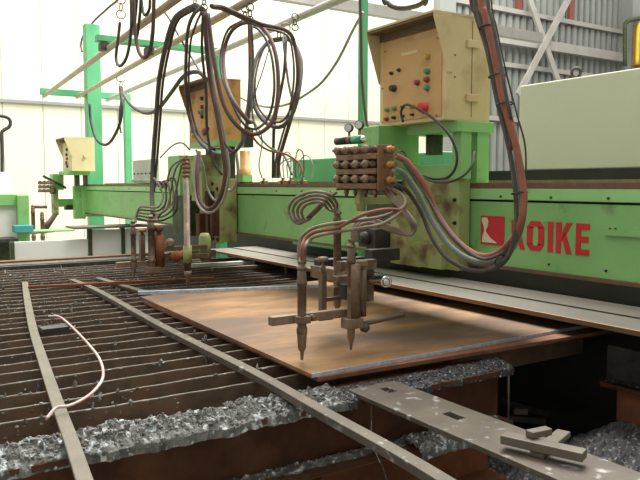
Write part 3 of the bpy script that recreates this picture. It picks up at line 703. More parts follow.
MB().box(c1.x + .0, c1.x + .03, MY + .02, MY + .15, c0.z + .0, c0.z + .075).build('elbow', 'torch', t)
# tall pole torch
Yp = 4.75; a = at(188, 290, Y=Yp); zt = at(188, 158, Y=Yp).z
t = thing('cutting_torch', 'tall straight brown pole torch in front of the middle carriage', 'cutting torch', (a.x, Yp, a.z))
MB().lathe((a.x, Yp, a.z), (0, 0, 1), [(0, .006), (.08, .014), (.10, .018), (.105, .026), (.14, .028)], 14).build('nozzle', 'torch_light', t)
MB().lathe((a.x, Yp, a.z + .14), (0, 0, 1), [(0, .024), (.05, .024), (.05, .03), (.14, .03), (.14, .024), (zt - a.z - .14, .022)], 14).build('pole', 'torch', t)
MB().lathe((a.x, Yp, a.z + .20), (0, 0, 1), [(0, .032), (.12, .032)], 14).build('green_sleeve', 'green_dirty', t)
for k in range(5): MB().lathe((a.x, Yp, zt - .14 + k * .03), (0, 0, 1), [(0, .026), (.012, .03), (.02, .026)], 8).build('fitting', 'rust_orange', t)
t = thing('holder_slide', 'green stained vertical cylinder with horizontal arms right of the pole torch', 'torch holder', at(205, 260, Y=4.95))
c = at(205, 262, Y=4.95); z1_ = at(205, 237, Y=4.95).z
MB().lathe((c.x, 4.95, c.z), (0, 0, 1), [(0, .02), (.03, .045), (z1_ - c.z, .045), (z1_ - c.z + .03, .03)], 16).build('cylinder', 'green_dirty', t)
e = at(166, 249, Y=4.9); MB().box(e.x, c.x, 4.9, 4.94, e.z - .015, e.z + .015).build('arm_tube', 'torch', t)
MB().box(e.x + .1, c.x, 4.86, 4.9, e.z - .08, e.z - .045).build('arm_tube', 'torch', t)
e = at(177, 256, Y=4.86); MB().ball(e, .05, 2, (1, 1, .8)).build('clamp_body', 'rust_orange', t)
MB().lathe(at(170, 243, Y=4.86), (-.3, -1, 0), [(0, .035), (.03, .035), (.03, .02), (.05, .02)], 12).build('side_knob', 'torch_light', t)

# ================================================================== MIDDLE CARRIAGE
t = thing('torch_carriage', 'stained green carriage under the yellowed control panel at mid beam', 'machine carriage', (2.35, 5.1, 1.03))
MB().box(2.33, 2.448, 5.04, 5.52, 1.0, 1.50).build('front_plate', 'green_dirty', t, bevel=.004)
MB().box(2.30, 2.33, 5.04, 5.20, .99, 1.50).build('guide_plate', 'green_dirty', t, bevel=.003)
MB().box(2.20, 2.32, 5.62, 5.90, 1.36, 1.70).build('gear_box', 'green', t, bevel=.004)
MB().box(2.22, 2.448, 5.56, 5.86, 1.02, 1.36).build('drive_block', 'green_dark', t)
MB().box(2.22, 2.40, 5.20, 5.42, 1.32, 1.69).build('gear_box', 'green_dirty', t, bevel=.004)  # stained paint here also puts the recess shade into the colour
MB().box(2.24, 2.47, 4.95, 5.50, 1.75, 1.792).build('panel_shelf', 'green', t)
for y in (5.05, 5.42): MB().box(2.38, 2.44, y, y + .07, 1.45, 1.75).build('upright', 'green_dark', t)
mo = at(245, 178, X=2.62)
MB().lathe((2.62, mo.y, 1.46), (0, 0, 1), [(0, .05), (.12, .05), (.12, .042), (.27, .042)], 18).build('motor', 'orange_cream', t)
MB().lathe((2.62, mo.y, 1.462), (0, 0, 1), [(0, .06), (.07, .06)], 18).build('motor_base', 'steel_dark', t)
MB().box(2.58, 2.68, mo.y - .04, mo.y + .1, 1.76, 1.90).build('junction_box', 'b_black', t)
MB().box(2.5, 2.58, mo.y - .2, mo.y, 1.476, 1.53).build('rail_block', 'green_light', t)
b = MB(); b.box(2.24, 2.30, 5.06, 5.10, 1.05, 1.28); b.box(2.24, 2.30, 5.14, 5.19, 1.08, 1.40); b.box(2.22, 2.33, 5.26, 5.34, 1.02, 1.22)
b.build('slide_rods', 'rust', t)
for y_, z_2 in ((5.08, 1.42), (5.17, 1.02), (5.08, 1.02), (5.17, 1.46)):
    MB().lathe((2.30, y_, z_2), (-1, 0, 0), [(0, .014), (.012, .014)], 8).build('bolt', 'rust', t)

# ================================================================== FAR CARRIAGE
t = thing('torch_carriage', 'bright green carriage with slanting arm at the far end of the gantry beam', 'machine carriage', (2.3, 9.9, 1.0))
Yf = 9.9
fb = lambda u0, v0, u1, v1, Y, d, m, nm: MB().box(at(u0, v1, Y=Y).x, at(u1, v1, Y=Y).x, Y, Y + d, at(u0, v1, Y=Y).z, at(u0, v0, Y=Y).z).build(nm, m, t, bevel=.004)
fb(64, 171, 90, 175, 9.5, .3, 'green', 'panel_shelf'); fb(76, 175, 80, 186, 9.6, .1, 'green_dark', 'upright'); fb(85, 175, 88, 186, 9.6, .1, 'green_dark', 'upright')
fb(53, 174, 64, 190, 9.75, .2, 'green', 'gear_box'); fb(54, 190, 59, 215, 9.8, .15, 'green_dirty', 'slide_plate'); fb(59, 199, 84, 207, 9.9, .15, 'green', 'arm'); fb(66, 205, 84, 210, 9.9, .12, 'green_dark', 'arm_shade'); fb(75, 186, 86, 219, 9.72, .1, 'green', 'side_plate'); 
MB().strip([at(43, 176, Y=9.7), at(66, 188, Y=9.7)], .04, .03, 1).build('strut', 'steel_dark', t)
MB().cyl(at(44, 232, Y=9.66), at(57, 212, Y=9.85), .03).build('tool_arm', 'steel_dark', t)
MB().box(at(52,192,Y=9.7).x, at(56,192,Y=9.7).x, 9.7, 9.85, at(54,194,Y=9.7).z, at(54,188,Y=9.7).z).build('manifold_bracket', 'steel_dark', t)
t = thing('valve_manifold', 'tiny far valve manifold with small knobs beside the far carriage', 'valve manifold', at(46, 190, Y=9.7))
for r_ in range(3):
    for k in range(4):
        p = at(39.5 + k * 4, 182.5 + r_ * 4, Y=9.65); MB().lathe(p, (0, -1, 0), [(-.02, .015), (.02, .015), (.02, .024), (.05, .024)], 8).build('knob', 'torch', t)
    p = at(38, 183.5 + r_ * 4, Y=9.7); q = at(54, 183.5 + r_ * 4, Y=9.7); MB().cyl(p, q, .012).build('manifold_bar', 'torch_light', t)
a = at(41, 186, Y=9.7)
for i, (u, lb) in enumerate(((34, 'left far cutting torch in front of the bright doorway'), (43, 'right far cutting torch in front of the bright doorway'))):
    a = at(u, 246, Y=9.6); zt = at(u, (206, 213)[i], Y=9.6).z
    torch((a.x, 9.6), a.z, zt, .022, lb)
t = thing('cross_arm', 'thin cross arm carrying the two far cutting torches', 'machine arm', at(40, 233, Y=9.65))
p = at(30, 233, Y=9.66); q = at(54, 231, Y=9.66); MB().cyl(p, q, .018).build('arm_tube', 'torch_light', t); MB().cyl(at(34, 207, Y=9.66), at(47, 207, Y=9.66), .02).build('upper_tube', 'torch', t); MB().cyl(at(43, 231, Y=9.66), at(43, 222, Y=9.66), .03).build('post', 'torch', t)
MB().cyl(at(44, 228, Y=9.68), at(55, 214, Y=9.75), .025).build('brace', 'torch', t)

# ================================================================== FITTINGS ON THE BEAM TOP
t = thing('terminal_box', 'light grey box with small round fittings on the beam left of the middle carriage', 'electrical box', (2.68, 6.9, 1.46))
p = at(133, 181, X=2.62); q = at(152, 158, X=2.62)
MB().box(2.62, 2.70, q.y, p.y, 1.47, at(140, 160, X=2.62).z).build('case', 'greybox', t, bevel=.004)
for k in range(5):
    y_ = q.y + (p.y - q.y) * (k + .5) / 5; MB().lathe((2.62, y_, 1.50), (-1, 0, 0), [(0, .022), (.03, .022), (.03, .014), (.05, .014)], 10).build('fitting', 'greybox', t)
    MB().lathe((2.62, y_, 1.58), (-1, 0, 0), [(0, .010), (.01, .010)], 8).build('lamp', 'groove', t)
for i, (u, lb) in enumerate(((264, 'first black valve on the beam top right of the middle carriage'), (283, 'second black valve on the beam top near the supply hoses'), (303, 'third black valve on the beam top among thin looped tubes'), (291, 'small black valve between two others on the beam top'))):
    p = at(u, 177, X=2.60)
    t = thing('air_valve', lb, 'valve', (2.6, p.y, 1.46))
    MB().lathe((2.60, p.y, 1.434), (0, 0, 1), [(0, .02), (.05, .02), (.05, .012), (.07, .012)], 12).build('body', 'b_black', t)
    MB().lathe((2.60, p.y, 1.47), (0, -1, 0), [(-.05, .014), (.05, .014)], 10).build('cross_fitting', 'brass', t)
for i, (us, m) in enumerate((((284, 152, 290), 'h_lgrey'), ((296, 150, 303), 'h_grey'), ((288, 160, 297), 'h_lgrey'), ((300, 155, 312), 'h_lgrey'), ((281, 158, 300), 'b_green'))):
    a_, tp, c_ = us; m_ = (a_ + c_) / 2
    pts = [at(a_, 178, X=2.64), at(a_ - 1, 165, X=2.64), at(m_ - 2, tp + 1, X=2.64), at(m_ + 3, tp + 2, X=2.64), at(c_ + 1, 166, X=2.64), at(c_, 178, X=2.64)]
    tag(MB().tube(pts, .0045, 6).build('air_tube', m), ('first', 'second', 'third', 'rightmost', 'green')[i] + ' thin looped air tube standing on the beam top left of the manifold', 'tube')

# ================================================================== POSTS AND RAILS
def post(x, y, w, d, z1, label, z0=0):
    return tag(MB().box(x - w / 2, x + w / 2, y - d / 2, y + d / 2, z0, z1).build('steel_post', 'green_post', bevel=.006), label, 'post')
a = at(91, 25, Y=10.3); post(a.x, 10.3, .20, .18, a.z, 'thick bright green steel post behind the small far control panel')
t = thing('portal_frame', 'far green portal frame with crossbar carrying the ends of the overhead pipes', 'portal frame', (3.38, 10.78, 0))
a = at(42, 90, Z=2.8); b2 = at(130, 97, Z=2.8)
MB().box(a.x, b2.x, 10.72, 10.82, 2.75, 2.84).build('crossbar', 'green_post', t, bevel=.004); MB().box(b2.x - .1, b2.x, 10.72, 10.82, 0, 2.75).build('post', 'green_post', t, bevel=.004)
t = thing('portal_frame', 'middle green portal frame crossing above the overhead pipes', 'portal frame', (3.2, 6.9, 0))
a = at(100, 40, Z=2.8); b2 = at(221, 57, Z=2.8)
MB().box(a.x, b2.x, 6.80, 6.90, 2.81, 2.87).build('crossbar', 'green_post', t, bevel=.004); MB().box(b2.x - .09, b2.x, 6.80, 6.90, 0, 2.80).build('post', 'green_post', t, bevel=.004)
for u in (104, 149): p = at(u, 50, Y=6.85); MB().box(p.x - .04, p.x + .04, 6.8, 6.9, 2.73, 2.80).build('bracket', 'steel_dark', t)
a = at(363, 60, Y=4.4); t = post(a.x, 4.4, .055, .06, 4.2, 'thin green post rising beside the large cream control panel')
def lp(p, q, t_): return p + (q - p) * t_
R1 = (at(44, 96, Z=2.75), at(160, 11, Z=2.75)); R2 = (at(77, 97, Z=2.75), at(250, 0, Z=2.75)); R3 = (at(107, 100, Z=2.75), at(325, 6, Z=2.75))
for (p, q), m, e, lb in ((R1, 'pipe', 1.45, 'nearest tan overhead pipe sloping up out of the top left'), (R2, 'pipe', 1.35, 'middle tan overhead pipe between two others'), (R3, 'pipe_pale', 1.6, 'rearmost pale grey overhead pipe passing behind the hose loops')):
    tag(MB().cyl(p, lp(p, q, e), .030, seg=12).build('overhead_pipe', m), lb, 'pipe')

# ================================================================== HOSES
def hose(pts, r, m, label, seg=8, cat='hose', name='rubber_hose', k=1.0):
    if cat == 'hose' and max(p[0] for p in pts) < 365 and r > .0085: r *= .9
    P = [at(u, v, X=x) for u, v, x in pts]
    if pts[0][1] < -5: P = [P[0] + (P[0] - P[1]).normalized() * .25 + Vector((0, 0, .45))] + P
    if pts[-1][1] < -5: P = P + [P[-1] + (P[-1] - P[-2]).normalized() * .25 + Vector((0, 0, .45))]
    return tag(MB().tube(P, r, seg).build(name, m), label, cat)
X0 = 2.05
red = [(480, -14, 1.98), (485, 15, 1.98), (495, 58, 1.98), (503, 100, 1.98), (512, 130, 1.99), (518, 155, 2.0), (522, 180, 2.0), (524, 200, 2.0), (521, 222, 2.0), (513, 239, 2.02), (496, 254, 2.04), (477, 255, 2.05), (455, 239, 2.05), (436, 212, 2.04), (425, 186, 2.0), (408, 163, 1.95), (396, 156, 1.90)]
hose(red, .0135, 'h_red', 'thick red brown hose swinging from the manifold past the red logo', 10)
grn = [(484, -14, 2.02), (489, 15, 2.02), (498, 58, 2.02), (505, 100, 2.02), (514, 135, 2.03), (518, 165, 2.04), (522, 200, 2.04), (520, 231, 2.05), (509, 252, 2.06), (496, 261, 2.07), (474, 261, 2.08), (451, 247, 2.08), (432, 221, 2.06), (418, 194, 2.02), (404, 174, 1.96), (394, 169, 1.90)]
hose(grn, .0125, 'h_green', 'grey green hose running just below the red brown hose past the logo', 10)
gry = [(474, -14, 1.99), (479, 15, 1.99), (489, 58, 1.99), (497, 100, 1.99), (506, 135, 2.0), (512, 165, 2.01), (516, 200, 2.01), (515, 234, 2.0), (507, 258, 2.02), (492, 269, 2.05), (470, 270, 2.08), (447, 258, 2.10), (432, 238, 2.10), (421, 212, 2.08), (407, 191, 1.98), (395, 184, 1.90)]
hose(gry, .0095, 'h_grey', 'lowest dark grey hose of the big loop under the cream panel', 10)
hose([(487, -14, 1.95), (492, 20, 1.95), (500, 60, 1.95), (507, 100, 1.95), (516, 140, 2.03), (522, 170, 2.04), (525, 212, 2.04), (514, 243, 2.04), (487, 259, 2.0), (465, 249, 2.0), (444, 226, 2.0), (430, 202, 2.0), (416, 180, 1.97), (404, 162, 1.93)], .007, 'h_grey', 'thin grey hose tied against the red brown hose', 8)
hose([(490, -14, 2.05), (497, 30, 2.05), (508, 80, 2.05), (518, 118, 2.05), (525, 145, 2.05), (526, 175, 2.06), (525, 200, 2.06)], .0035, 'h_black', 'thin black cable bowing right of the hose bundle', 6, 'cable', 'cable')
hose([(470, -14, 2.0), (476, 15, 2.0), (487, 50, 2.0), (497, 95, 2.0), (507, 122, 2.0), (512, 150, 2.0)], .0085, 'h_maroon', 'maroon hose on the left side of the bundle over the cream panel edge', 8)
for i, (u, v, x, r) in enumerate(((487, 27, 1.99, .030), (497, 76, 1.99, .030), (505, 104, 1.99, .03), (519.5, 193, 2.0, .028), (500, 260, 2.03, .024))):
    c = at(u, v, X=x); ax = (0, .15, 1) if i < 4 else (0, 1, .5)
    tag(MB().torus(c, ax, r, .0035, 20, 6).build('cable_tie', 'h_black'), ('topmost', 'second', 'third', 'fourth', 'lowest')[i] + ' black tie around the thick hose bundle right of the cream panel', 'cable tie')
c = at(402, 155, X=1.93); tag(MB().torus(c, (0, 1, -.5), .020, .004, 18, 6).build('cable_tie', 'h_black'), 'black tie around the red brown hose next to the manifold', 'cable tie')
# panel cable
hose([(403, 122, 2.19), (401, 112, 2.19), (405, 105, 2.19), (414, 107, 2.17), (430, 116, 2.15), (447, 132, 2.15), (456, 150, 2.17), (456, 166, 2.18), (448, 177, 2.2), (434, 179, 2.25), (422, 176, 2.28)], .006, 'h_black', 'black cable looping from under the cream panel buttons down to the carriage', 8, 'cable', 'cable')
hose([(474, 152, 2.3), (472, 165, 2.25), (463, 176, 2.22), (448, 182, 2.2), (432, 181, 2.22), (420, 176, 2.28)], .006, 'h_grey', 'grey cable draped below the shelf of the cream panel', 8, 'cable', 'cable')
# torch hoses near
mx = 1.80
for i in range(4):
    k_ = 1.04 - .155 * i; sh = i * .2
    base = [(309, 215, 1.80), (301, 223, 1.76), (293, 219, 1.74), (290, 208, 1.73), (297, 198, 1.72), (313, 192.5, 1.71), (328, 195, 1.70), (336, 204, P3.x + .02)]
    pts = [(337 - i * 2.2, 192, 1.88), (324 - i * 1.0, 201 + i * 2, 1.84)] + [(316 + (u - 316) * k_ + sh, 210 + (v - 210) * k_ + .8 * i, x + .012 * i) for u, v, x in base] + [(336 + i * 1.5, 213, P3.x + .005 + .009 * i)]
    hose(pts, .0074, 'h_tan', ('outermost', 'second', 'third', 'innermost')[i] + ' dusty tan hose of the curl leaving the lower left of the manifold', 7)
px = P1.x
for i, (m, lb) in enumerate((('h_tan', 'upper tan hose arching into the nearest torch'), ('h_red', 'faded red hose lying over the tan hoses of the nearest torch'), ('h_tan', 'lower tan hose arching into the nearest torch'))):
    pts = [(299.5 + i * 2.6, 263, px - .006 + .007 * i), (299 + i * 3, 248, px - .01 * i), (302.5 + i * 3.2, 236 + i * 2.2, px + .02), (315 + i, 227.5 + i * 4.2, px + .06 - .01 * i), (338, 223 + i * 4.3, px + .12), (362, 220 + i * 4.0 - (9 if i == 1 else 0), px + .2 - .02 * i), (384, 216 + i * 3.5 - (10 if i == 1 else 0), px + .3 - .02 * i), (402, 208 + i, 1.86), (405, 199 + i, 1.9), (397 - i, 191, 1.92), (386 - 4 * i, 187, 1.90)]
    hose(pts, .0074, m, lb, 7)
px = P2.x
for i, lb in enumerate(('left tan hose bending over into the twin cylinder torch', 'middle tan hose bending over into the twin cylinder torch', 'right tan hose bending over into the twin cylinder torch')):
    pts = [(352 + 2.4 * i, 242, px - .004 + .007 * i), (352.5 + 2.4 * i, 232, px + .005 * i), (356 + 2.6 * i, 223 + i, px + .02), (364 + 3 * i, 219 + i * 2, px + .05), (378, 221 + i * 2.5, px + .1), (394, 228 + i * 2, px + .16), (408 + i, 233 + i, px + .2), (415 - i * 1, 230, px + .22), (413 - i * 2, 220, 1.88), (403 - i * 2, 207, 1.9), (393 - i * 3, 195, 1.92), (389 - 5 * i, 187, 1.91)]
    hose(pts, .0074, 'h_tan', lb, 7)
# hanging loops around middle carriage
hose([(203, 10, 1.88), (196, 6, 1.88), (184, 11, 1.88), (174, 20, 1.88), (166, 45, 1.9), (159, 81, 1.95), (156, 122, 1.96), (153, 163, 1.96), (152, 195, 1.92), (153, 216, 1.86)], .021, 'h_grey', 'thick black hose arching over and dropping to the clamped torch of the middle carriage', 10)
hose([(202, 8, 1.86), (194, 14, 1.86), (188, 30, 1.88), (186, 60, 1.92), (186, 90, 1.95), (189, 115, 2.0), (197, 138, 2.02), (212, 152, 2.04), (230, 154, 2.1), (243, 140, 2.15), (249, 105, 2.2), (250, 61, 2.28), (249, 20, 2.3)], .014, 'h_grey', 'dark grey hose forming the widest low loop across the yellowed panel', 9)
hose([(205, 10, 1.90), (206, 40, 1.90), (210, 80, 1.94), (216, 110, 1.96), (222, 145, 1.98), (225, 175, 2.0), (219, 200, 2.0), (208, 209, 2.0), (199, 198, 2.0), (197, 175, 2.02), (199, 152, 2.08)], .0165, 'h_maroon', 'maroon hose dropping in a narrow loop in front of the middle carriage', 9)
hose([(206, 10, 1.94), (209, 40, 1.96), (213, 78, 1.98), (219, 110, 2.0), (226, 145, 2.04), (229, 175, 2.05), (222, 203, 2.05), (208, 213, 2.05), (197, 202, 2.05), (194, 178, 2.06), (197, 155, 2.12)], .0105, 'h_lgrey', 'light grey hose following outside the maroon narrow loop', 9)
hose([(203, 12, 1.84), (202, 50, 1.86), (206, 90, 1.9), (207, 130, 1.92), (213, 160, 1.95), (222, 175, 2.0)], .011, 'h_black', 'black hose hanging straight beside the maroon narrow loop', 8)
hose([(208, 14, 1.9), (214, 60, 1.9), (224, 105, 1.93), (240, 128, 2.0), (256, 134, 2.1), (272, 122, 2.2), (278, 95, 2.25), (277, 62, 2.28), (270, 38, 2.3), (258, 25, 2.32), (244, 23, 2.32), (231, 32, 2.28), (224, 52, 2.25), (225, 78, 2.15), (233, 100, 2.0), (247, 120, 2.04), (252, 122, 2.1)], .0155, 'h_maroon', 'maroon hose coiled into the tall oval loop right of the yellowed panel', 9)
hose([(250, 24, 2.30), (250, 60, 2.28), (248, 100, 2.25), (246, 120, 2.2), (255, 140, 2.3), (268, 150, 2.45), (285, 154, 2.55), (299, 163, 2.6), (303, 174, 2.6)], .008, 'h_red', 'thin red hose trailing down from the oval loop to the beam top', 7)
hose([(252, 22, 2.34), (251, 70, 2.34), (252, 110, 2.36), (257, 132, 2.45), (268, 146, 2.5), (284, 156, 2.6), (292, 175, 2.62)], .008, 'h_green', 'thin grey green hose beside the red one ending on the beam top', 7)
hose([(285, 38, 2.78), (270, 41, 2.72), (258, 55, 2.6), (252, 80, 2.5), (254, 105, 2.5), (265, 122, 2.5), (280, 127, 2.5), (292, 115, 2.55), (299, 90, 2.6), (301, 62, 2.7), (294, 44, 2.75), (285, 38, 2.76)], .017, 'h_grey', 'dark grey hose coiled in the rightmost oval loop under the rear pipe', 9)
hose([(211, 6, 1.9), (222, 7, 2.0), (238, 14, 2.1), (261, 24, 2.3), (285, 30, 2.5), (294, 42, 2.6), (298, 75, 2.6), (293, 110, 2.6), (284, 142, 2.58), (279, 160, 2.58), (278, 178, 2.58)], .016, 'h_maroon', 'long maroon hose crossing from the pipes and falling to the beam top', 9)
hose([(286, 38, 2.74), (284, 73, 2.66), (278, 105, 2.6), (274, 130, 2.56), (273, 178, 2.56)], .013, 'h_black', 'straight black hose falling left of the long maroon hose to the beam', 8)
hose([(283, 38, 2.7), (288, 80, 2.66), (293, 105, 2.62), (290, 120, 2.6)], .010, 'h_grey', 'short grey hose crossing inside the rightmost oval loop', 8)
hose([(271, 42, 2.7), (263, 70, 2.6), (254, 98, 2.5), (253, 118, 2.44), (262, 138, 2.44), (259, 165, 2.5), (262, 178, 2.55)], .0045, 'h_black', 'thin black wire slanting inside the oval loops down to the beam', 6, 'cable', 'cable')
hose([(121, 87, 2.56), (125, 97, 2.5), (133, 107, 2.4), (146, 113, 2.3), (158, 109, 2.2), (171, 93, 2.15), (184, 76, 2.1), (198, 72, 2.08), (207, 80, 2.1)], .019, 'h_grey', 'dark grey hose sagging from the middle pipe to the yellowed panel', 9)
hose([(120, 87, 2.45), (122, 106, 2.4), (119, 126, 2.4), (108, 144, 2.4), (97, 140, 2.4), (91, 122, 2.4), (89.5, 104, 2.4)], .019, 'h_black', 'black hose sagging in front of the thick green post', 9)
hose([(122, 87, 2.5), (121, 100, 2.5), (119, 118, 2.5), (121, 133, 2.55)], .011, 'h_grey', 'short grey hose end hanging below the middle pipe hook', 8)
for i, pl in enumerate(([(131, -8, 1.7), (131, 30, 1.7), (127, 56, 1.7), (120, 66, 1.7), (116, 58, 1.7), (118, 40, 1.7), (120, 22, 1.7)], [(133, -8, 1.72), (135, 30, 1.72), (139, 52, 1.72), (146, 57, 1.72), (152, 40, 1.72), (154, -8, 1.72)], [(137, -8, 1.76), (135, 22, 1.76), (136, 40, 1.76), (139, 22, 1.76), (141, -8, 1.76)], [(141, -8, 1.8), (144, 14, 1.8), (149, 10, 1.8), (150, -8, 1.8)])):
    hose(pl, (.014, .016, .013, .013)[i], ('h_grey', 'h_maroon', 'h_black', 'h_black')[i], ('grey hose loop hanging leftmost at the top left hook', 'maroon hose loop hanging right of the grey loop at top left', 'narrow black hose loop between the other top left loops', 'short black hose bight at the very top left centre')[i], 8)
hose([(363, 12, 3.0), (352, 32, 3.0), (338, 60, 3.0), (322, 82, 3.0), (305, 95, 3.0), (288, 104, 3.0), (268, 107, 3.0), (250, 102, 3.0), (238, 96, 3.0)], .012, 'h_lgrey', 'light grey hose sagging between the thin green post and the oval loops', 8)
hose([(360, -10, 2.5), (361, 30, 2.5), (362, 80, 2.5), (366, 118, 2.5), (368, 128, 2.5)], .008, 'h_maroon', 'maroon hose strapped down the thin green post', 8)
hose([(382, -12, 2.3), (388, 3, 2.3), (398, 8, 2.3), (412, 7, 2.3), (423, 2, 2.3), (428, -12, 2.3)], .013, 'h_black', 'black hose bight hanging over the large cream panel', 8)
hose([(160, 6, 2.4), (170, 20, 2.4), (180, 38, 2.4), (192, 58, 2.4), (206, 82, 2.3)], .011, 'h_maroon', 'brown hose slanting down behind the pipes to the yellowed panel', 8)
hose([(82, 52, 2.9), (81, 44, 2.9), (84, 34, 2.9), (95, 20, 2.8), (108, 8, 2.7), (122, -8, 2.6)], .016, 'h_maroon', 'brown hose arching over the top of the thick green post', 8)
hose([(190, 150, 2.1), (182, 143, 2.1), (172, 146, 2.1), (160, 158, 2.1)], .006, 'h_grey', 'thin grey cable reaching left from the pole torch', 6, 'cable', 'cable')
# middle torch hoses
for i in range(5):
    pts = [(154 + i * 1.5, 178 + i * 3, 1.94), (160 + i * 3.5, 186 - i * 2, 1.93 + .02 * i), (163 + i * 3.4, 197 + i * 3, 1.92 + .02 * i), (158 + i * 1.5, 207 + i * 3.2, 1.86 + .02 * i), (148, 207 + i * 3.4, 1.81 + .02 * i), (139 - i * .5, 208 + i * 2.6, 1.77), (134 + .5 * i, 222, 1.715)]
    hose(pts, .0075, ('h_tan', 'h_grey', 'h_tan', 'h_tan', 'h_grey')[i], ('first', 'second', 'third', 'fourth', 'fifth')[i] + ' short hose from the top of the tangle over the middle slim torches', 6)
for i in range(3):
    hose([(187, 156, 1.93), (181 - 5 * i, 168, 1.97), (176 - 5 * i, 190, 1.98), (171 - 3 * i, 205, 1.94), (161 - i, 213 + 2 * i, 1.86), (153 + i * 1.5, 221, 1.80)], .007, 'h_tan', ('left', 'centre', 'right')[i] + ' tan hose hanging between pole torch and clamped torch', 6)
hose([(196, 150, 2.1), (203, 165, 2.12), (206, 185, 2.15), (214, 200, 2.18), (222, 196, 2.18)], .010, 'h_green', 'green hose curling in front of the middle carriage plates', 7)
hose([(236, 150, 2.15), (238, 175, 2.15), (232, 190, 2.15), (225, 188, 2.18)], .012, 'h_lgrey', 'pale grey hose hooking down right of the middle carriage', 7)

for pl, r_, m_, lb_ in (
    ([(204, 14, 1.90), (198, 9, 1.91), (186, 14, 1.91), (177, 22, 1.91), (170, 46, 1.93), (163, 82, 1.98), (160, 122, 1.99), (157, 160, 1.99), (154, 192, 1.96)], .012, 'h_maroon', 'maroon hose taped inside the thick black arching hose'),
    ([(250, 25, 2.36), (259, 30, 2.36), (267, 42, 2.33), (273, 64, 2.31), (274, 94, 2.28), (268, 118, 2.24), (255, 129, 2.14), (242, 122, 2.06), (231, 100, 2.06), (222, 76, 2.2), (221, 52, 2.28), (228, 30, 2.32), (242, 21, 2.35)], .010, 'h_black', 'thin black hose lying inside the tall maroon oval loop'),
    ([(284, 40, 2.80), (268, 44, 2.74), (260, 58, 2.62), (255, 82, 2.52), (257, 104, 2.52), (267, 118, 2.52), (280, 122, 2.52), (289, 112, 2.57), (296, 90, 2.62)], .009, 'h_maroon', 'thin maroon hose lying inside the rightmost oval loop'),
    ([(212, 8, 1.93), (223, 10, 2.03), (238, 17, 2.13), (260, 27, 2.33), (283, 33, 2.53), (291, 44, 2.63), (294, 75, 2.63), (290, 108, 2.63), (281, 140, 2.6), (276, 160, 2.6), (275, 178, 2.6)], .009, 'h_grey', 'thin grey hose strapped beneath the long crossing maroon hose'),
    ([(201, 13, 1.87), (196, 24, 1.88), (191, 40, 1.90), (189, 64, 1.94), (189, 92, 1.97), (192, 113, 2.02), (199, 134, 2.04), (212, 147, 2.06), (228, 149, 2.12)], .009, 'h_maroon', 'thin maroon hose inside the widest low loop across the yellowed panel'),
    ([(251, 22, 2.28), (253, 60, 2.27), (251, 100, 2.2), (247, 128, 2.16), (242, 145, 2.12)], .010, 'h_grey', 'straight grey hose down the middle of the tall oval loop'),
    ([(204, 12, 1.88), (208, 50, 1.93), (212, 84, 1.95), (217, 112, 1.97), (223, 140, 2.0), (232, 152, 2.05)], .009, 'h_grey', 'grey hose strapped to the maroon narrow loop above the carriage')):
    hose(pl, r_, m_, lb_, 8)
# hooks
def hook(u, v, v2, x, label, n=3, m='steel'):
    c = at(u, v, X=x); c2 = at(u, v2, X=x); b = MB()
    for k in range(n):
        p = lp(c, c2, (k + .5) / n); b.torus(p, (1, 0, 0) if k % 2 else (.3, 1, 0), abs(c.z - c2.z) / n * .62, .005, 12, 5)
    return tag(b.build('chain_hook', m), label, 'hook')
hook(204, -6, 10, 1.87, 'chain hook holding the black and maroon hoses at top centre left')
hook(195, -6, 9, 1.88, 'chain hook just left of the other over the arching black hose')
hook(250, 4, 23, 2.3, 'chain hook above the tall maroon oval loop')
hook(245, 6, 18, 2.3, 'second chain hook left beside the one over the oval loop', 2)
hook(279, 26, 38, 2.75, 'small chain hook over the left of the rightmost loop', 2)
hook(286, 24, 38, 2.76, 'small chain hook over the right of the rightmost loop', 2)
hook(295, 14, 30, 2.7, 'chain hook hanging from the rear pipe where the maroon hose bends')
hook(121, 75, 88, 2.55, 'chain hook under the middle pipe in front of the thick green post', 2, 'steel_light')
hook(121, -4, 18, 1.7, 'brass coloured hook at the top left hose loops', 3, 'brass')

# ================================================================== FAR LEFT MACHINES
t = thing('white_cabinet', 'low white sheet cabinet on dark green legs beyond the table end', 'cabinet', (2, 8.1, .5))
p = at(12, 232, Y=8.0); q = at(147, 225, Y=8.0)
xs = [at(u, 240, Y=8.0).x for u in (12, 90, 123, 152)]
for i in range(3): MB().box(xs[i] + .02, xs[i + 1] - .02, 8.0, 8.03, .18, (0.845, .945, .945)[i]).build('panel', 'white', t, bevel=.003)
for x_ in xs: MB().box(x_ - .02, x_ + .02, 7.98, 8.06, 0, (0.845 if x_ < 2 else .96)).build('leg', 'green_dark', t)
MB().box(at(73, 230, Y=7.95).x, 3.0, 7.9, 8.3, .965, .985).build('shelf', 'steel_light', t)
t = thing('milling_machine', 'green machine with white front at the far left edge', 'machine', (.9, 8.9, 0))
gx = lambda u: at(u, 220, Y=8.8).x; gz = lambda v: at(10, v, Y=8.8).z
MB().box(gx(-40), gx(28), 8.8, 9.3, gz(206), gz(194)).build('upper_beam', 'green', t, bevel=.01)
MB().box(gx(17), gx(29), 8.75, 9.3, 0, gz(195)).build('column', 'green', t, bevel=.01)
MB().box(gx(-40), gx(17), 8.85, 9.3, gz(240), gz(206)).build('front_panel', 'white', t)
MB().box(gx(-40), gx(17), 8.9, 9.3, 0, gz(240)).build('base', 'green_dark', t)
MB().box(gx(11), gx(30), 8.6, 8.75, gz(232), gz(225)).build('slide_box', 'teal', t, bevel=.005)
MB().box(gx(-40), gx(13), 8.5, 8.85, gz(240), gz(237)).build('tray', 'steel_dark', t)
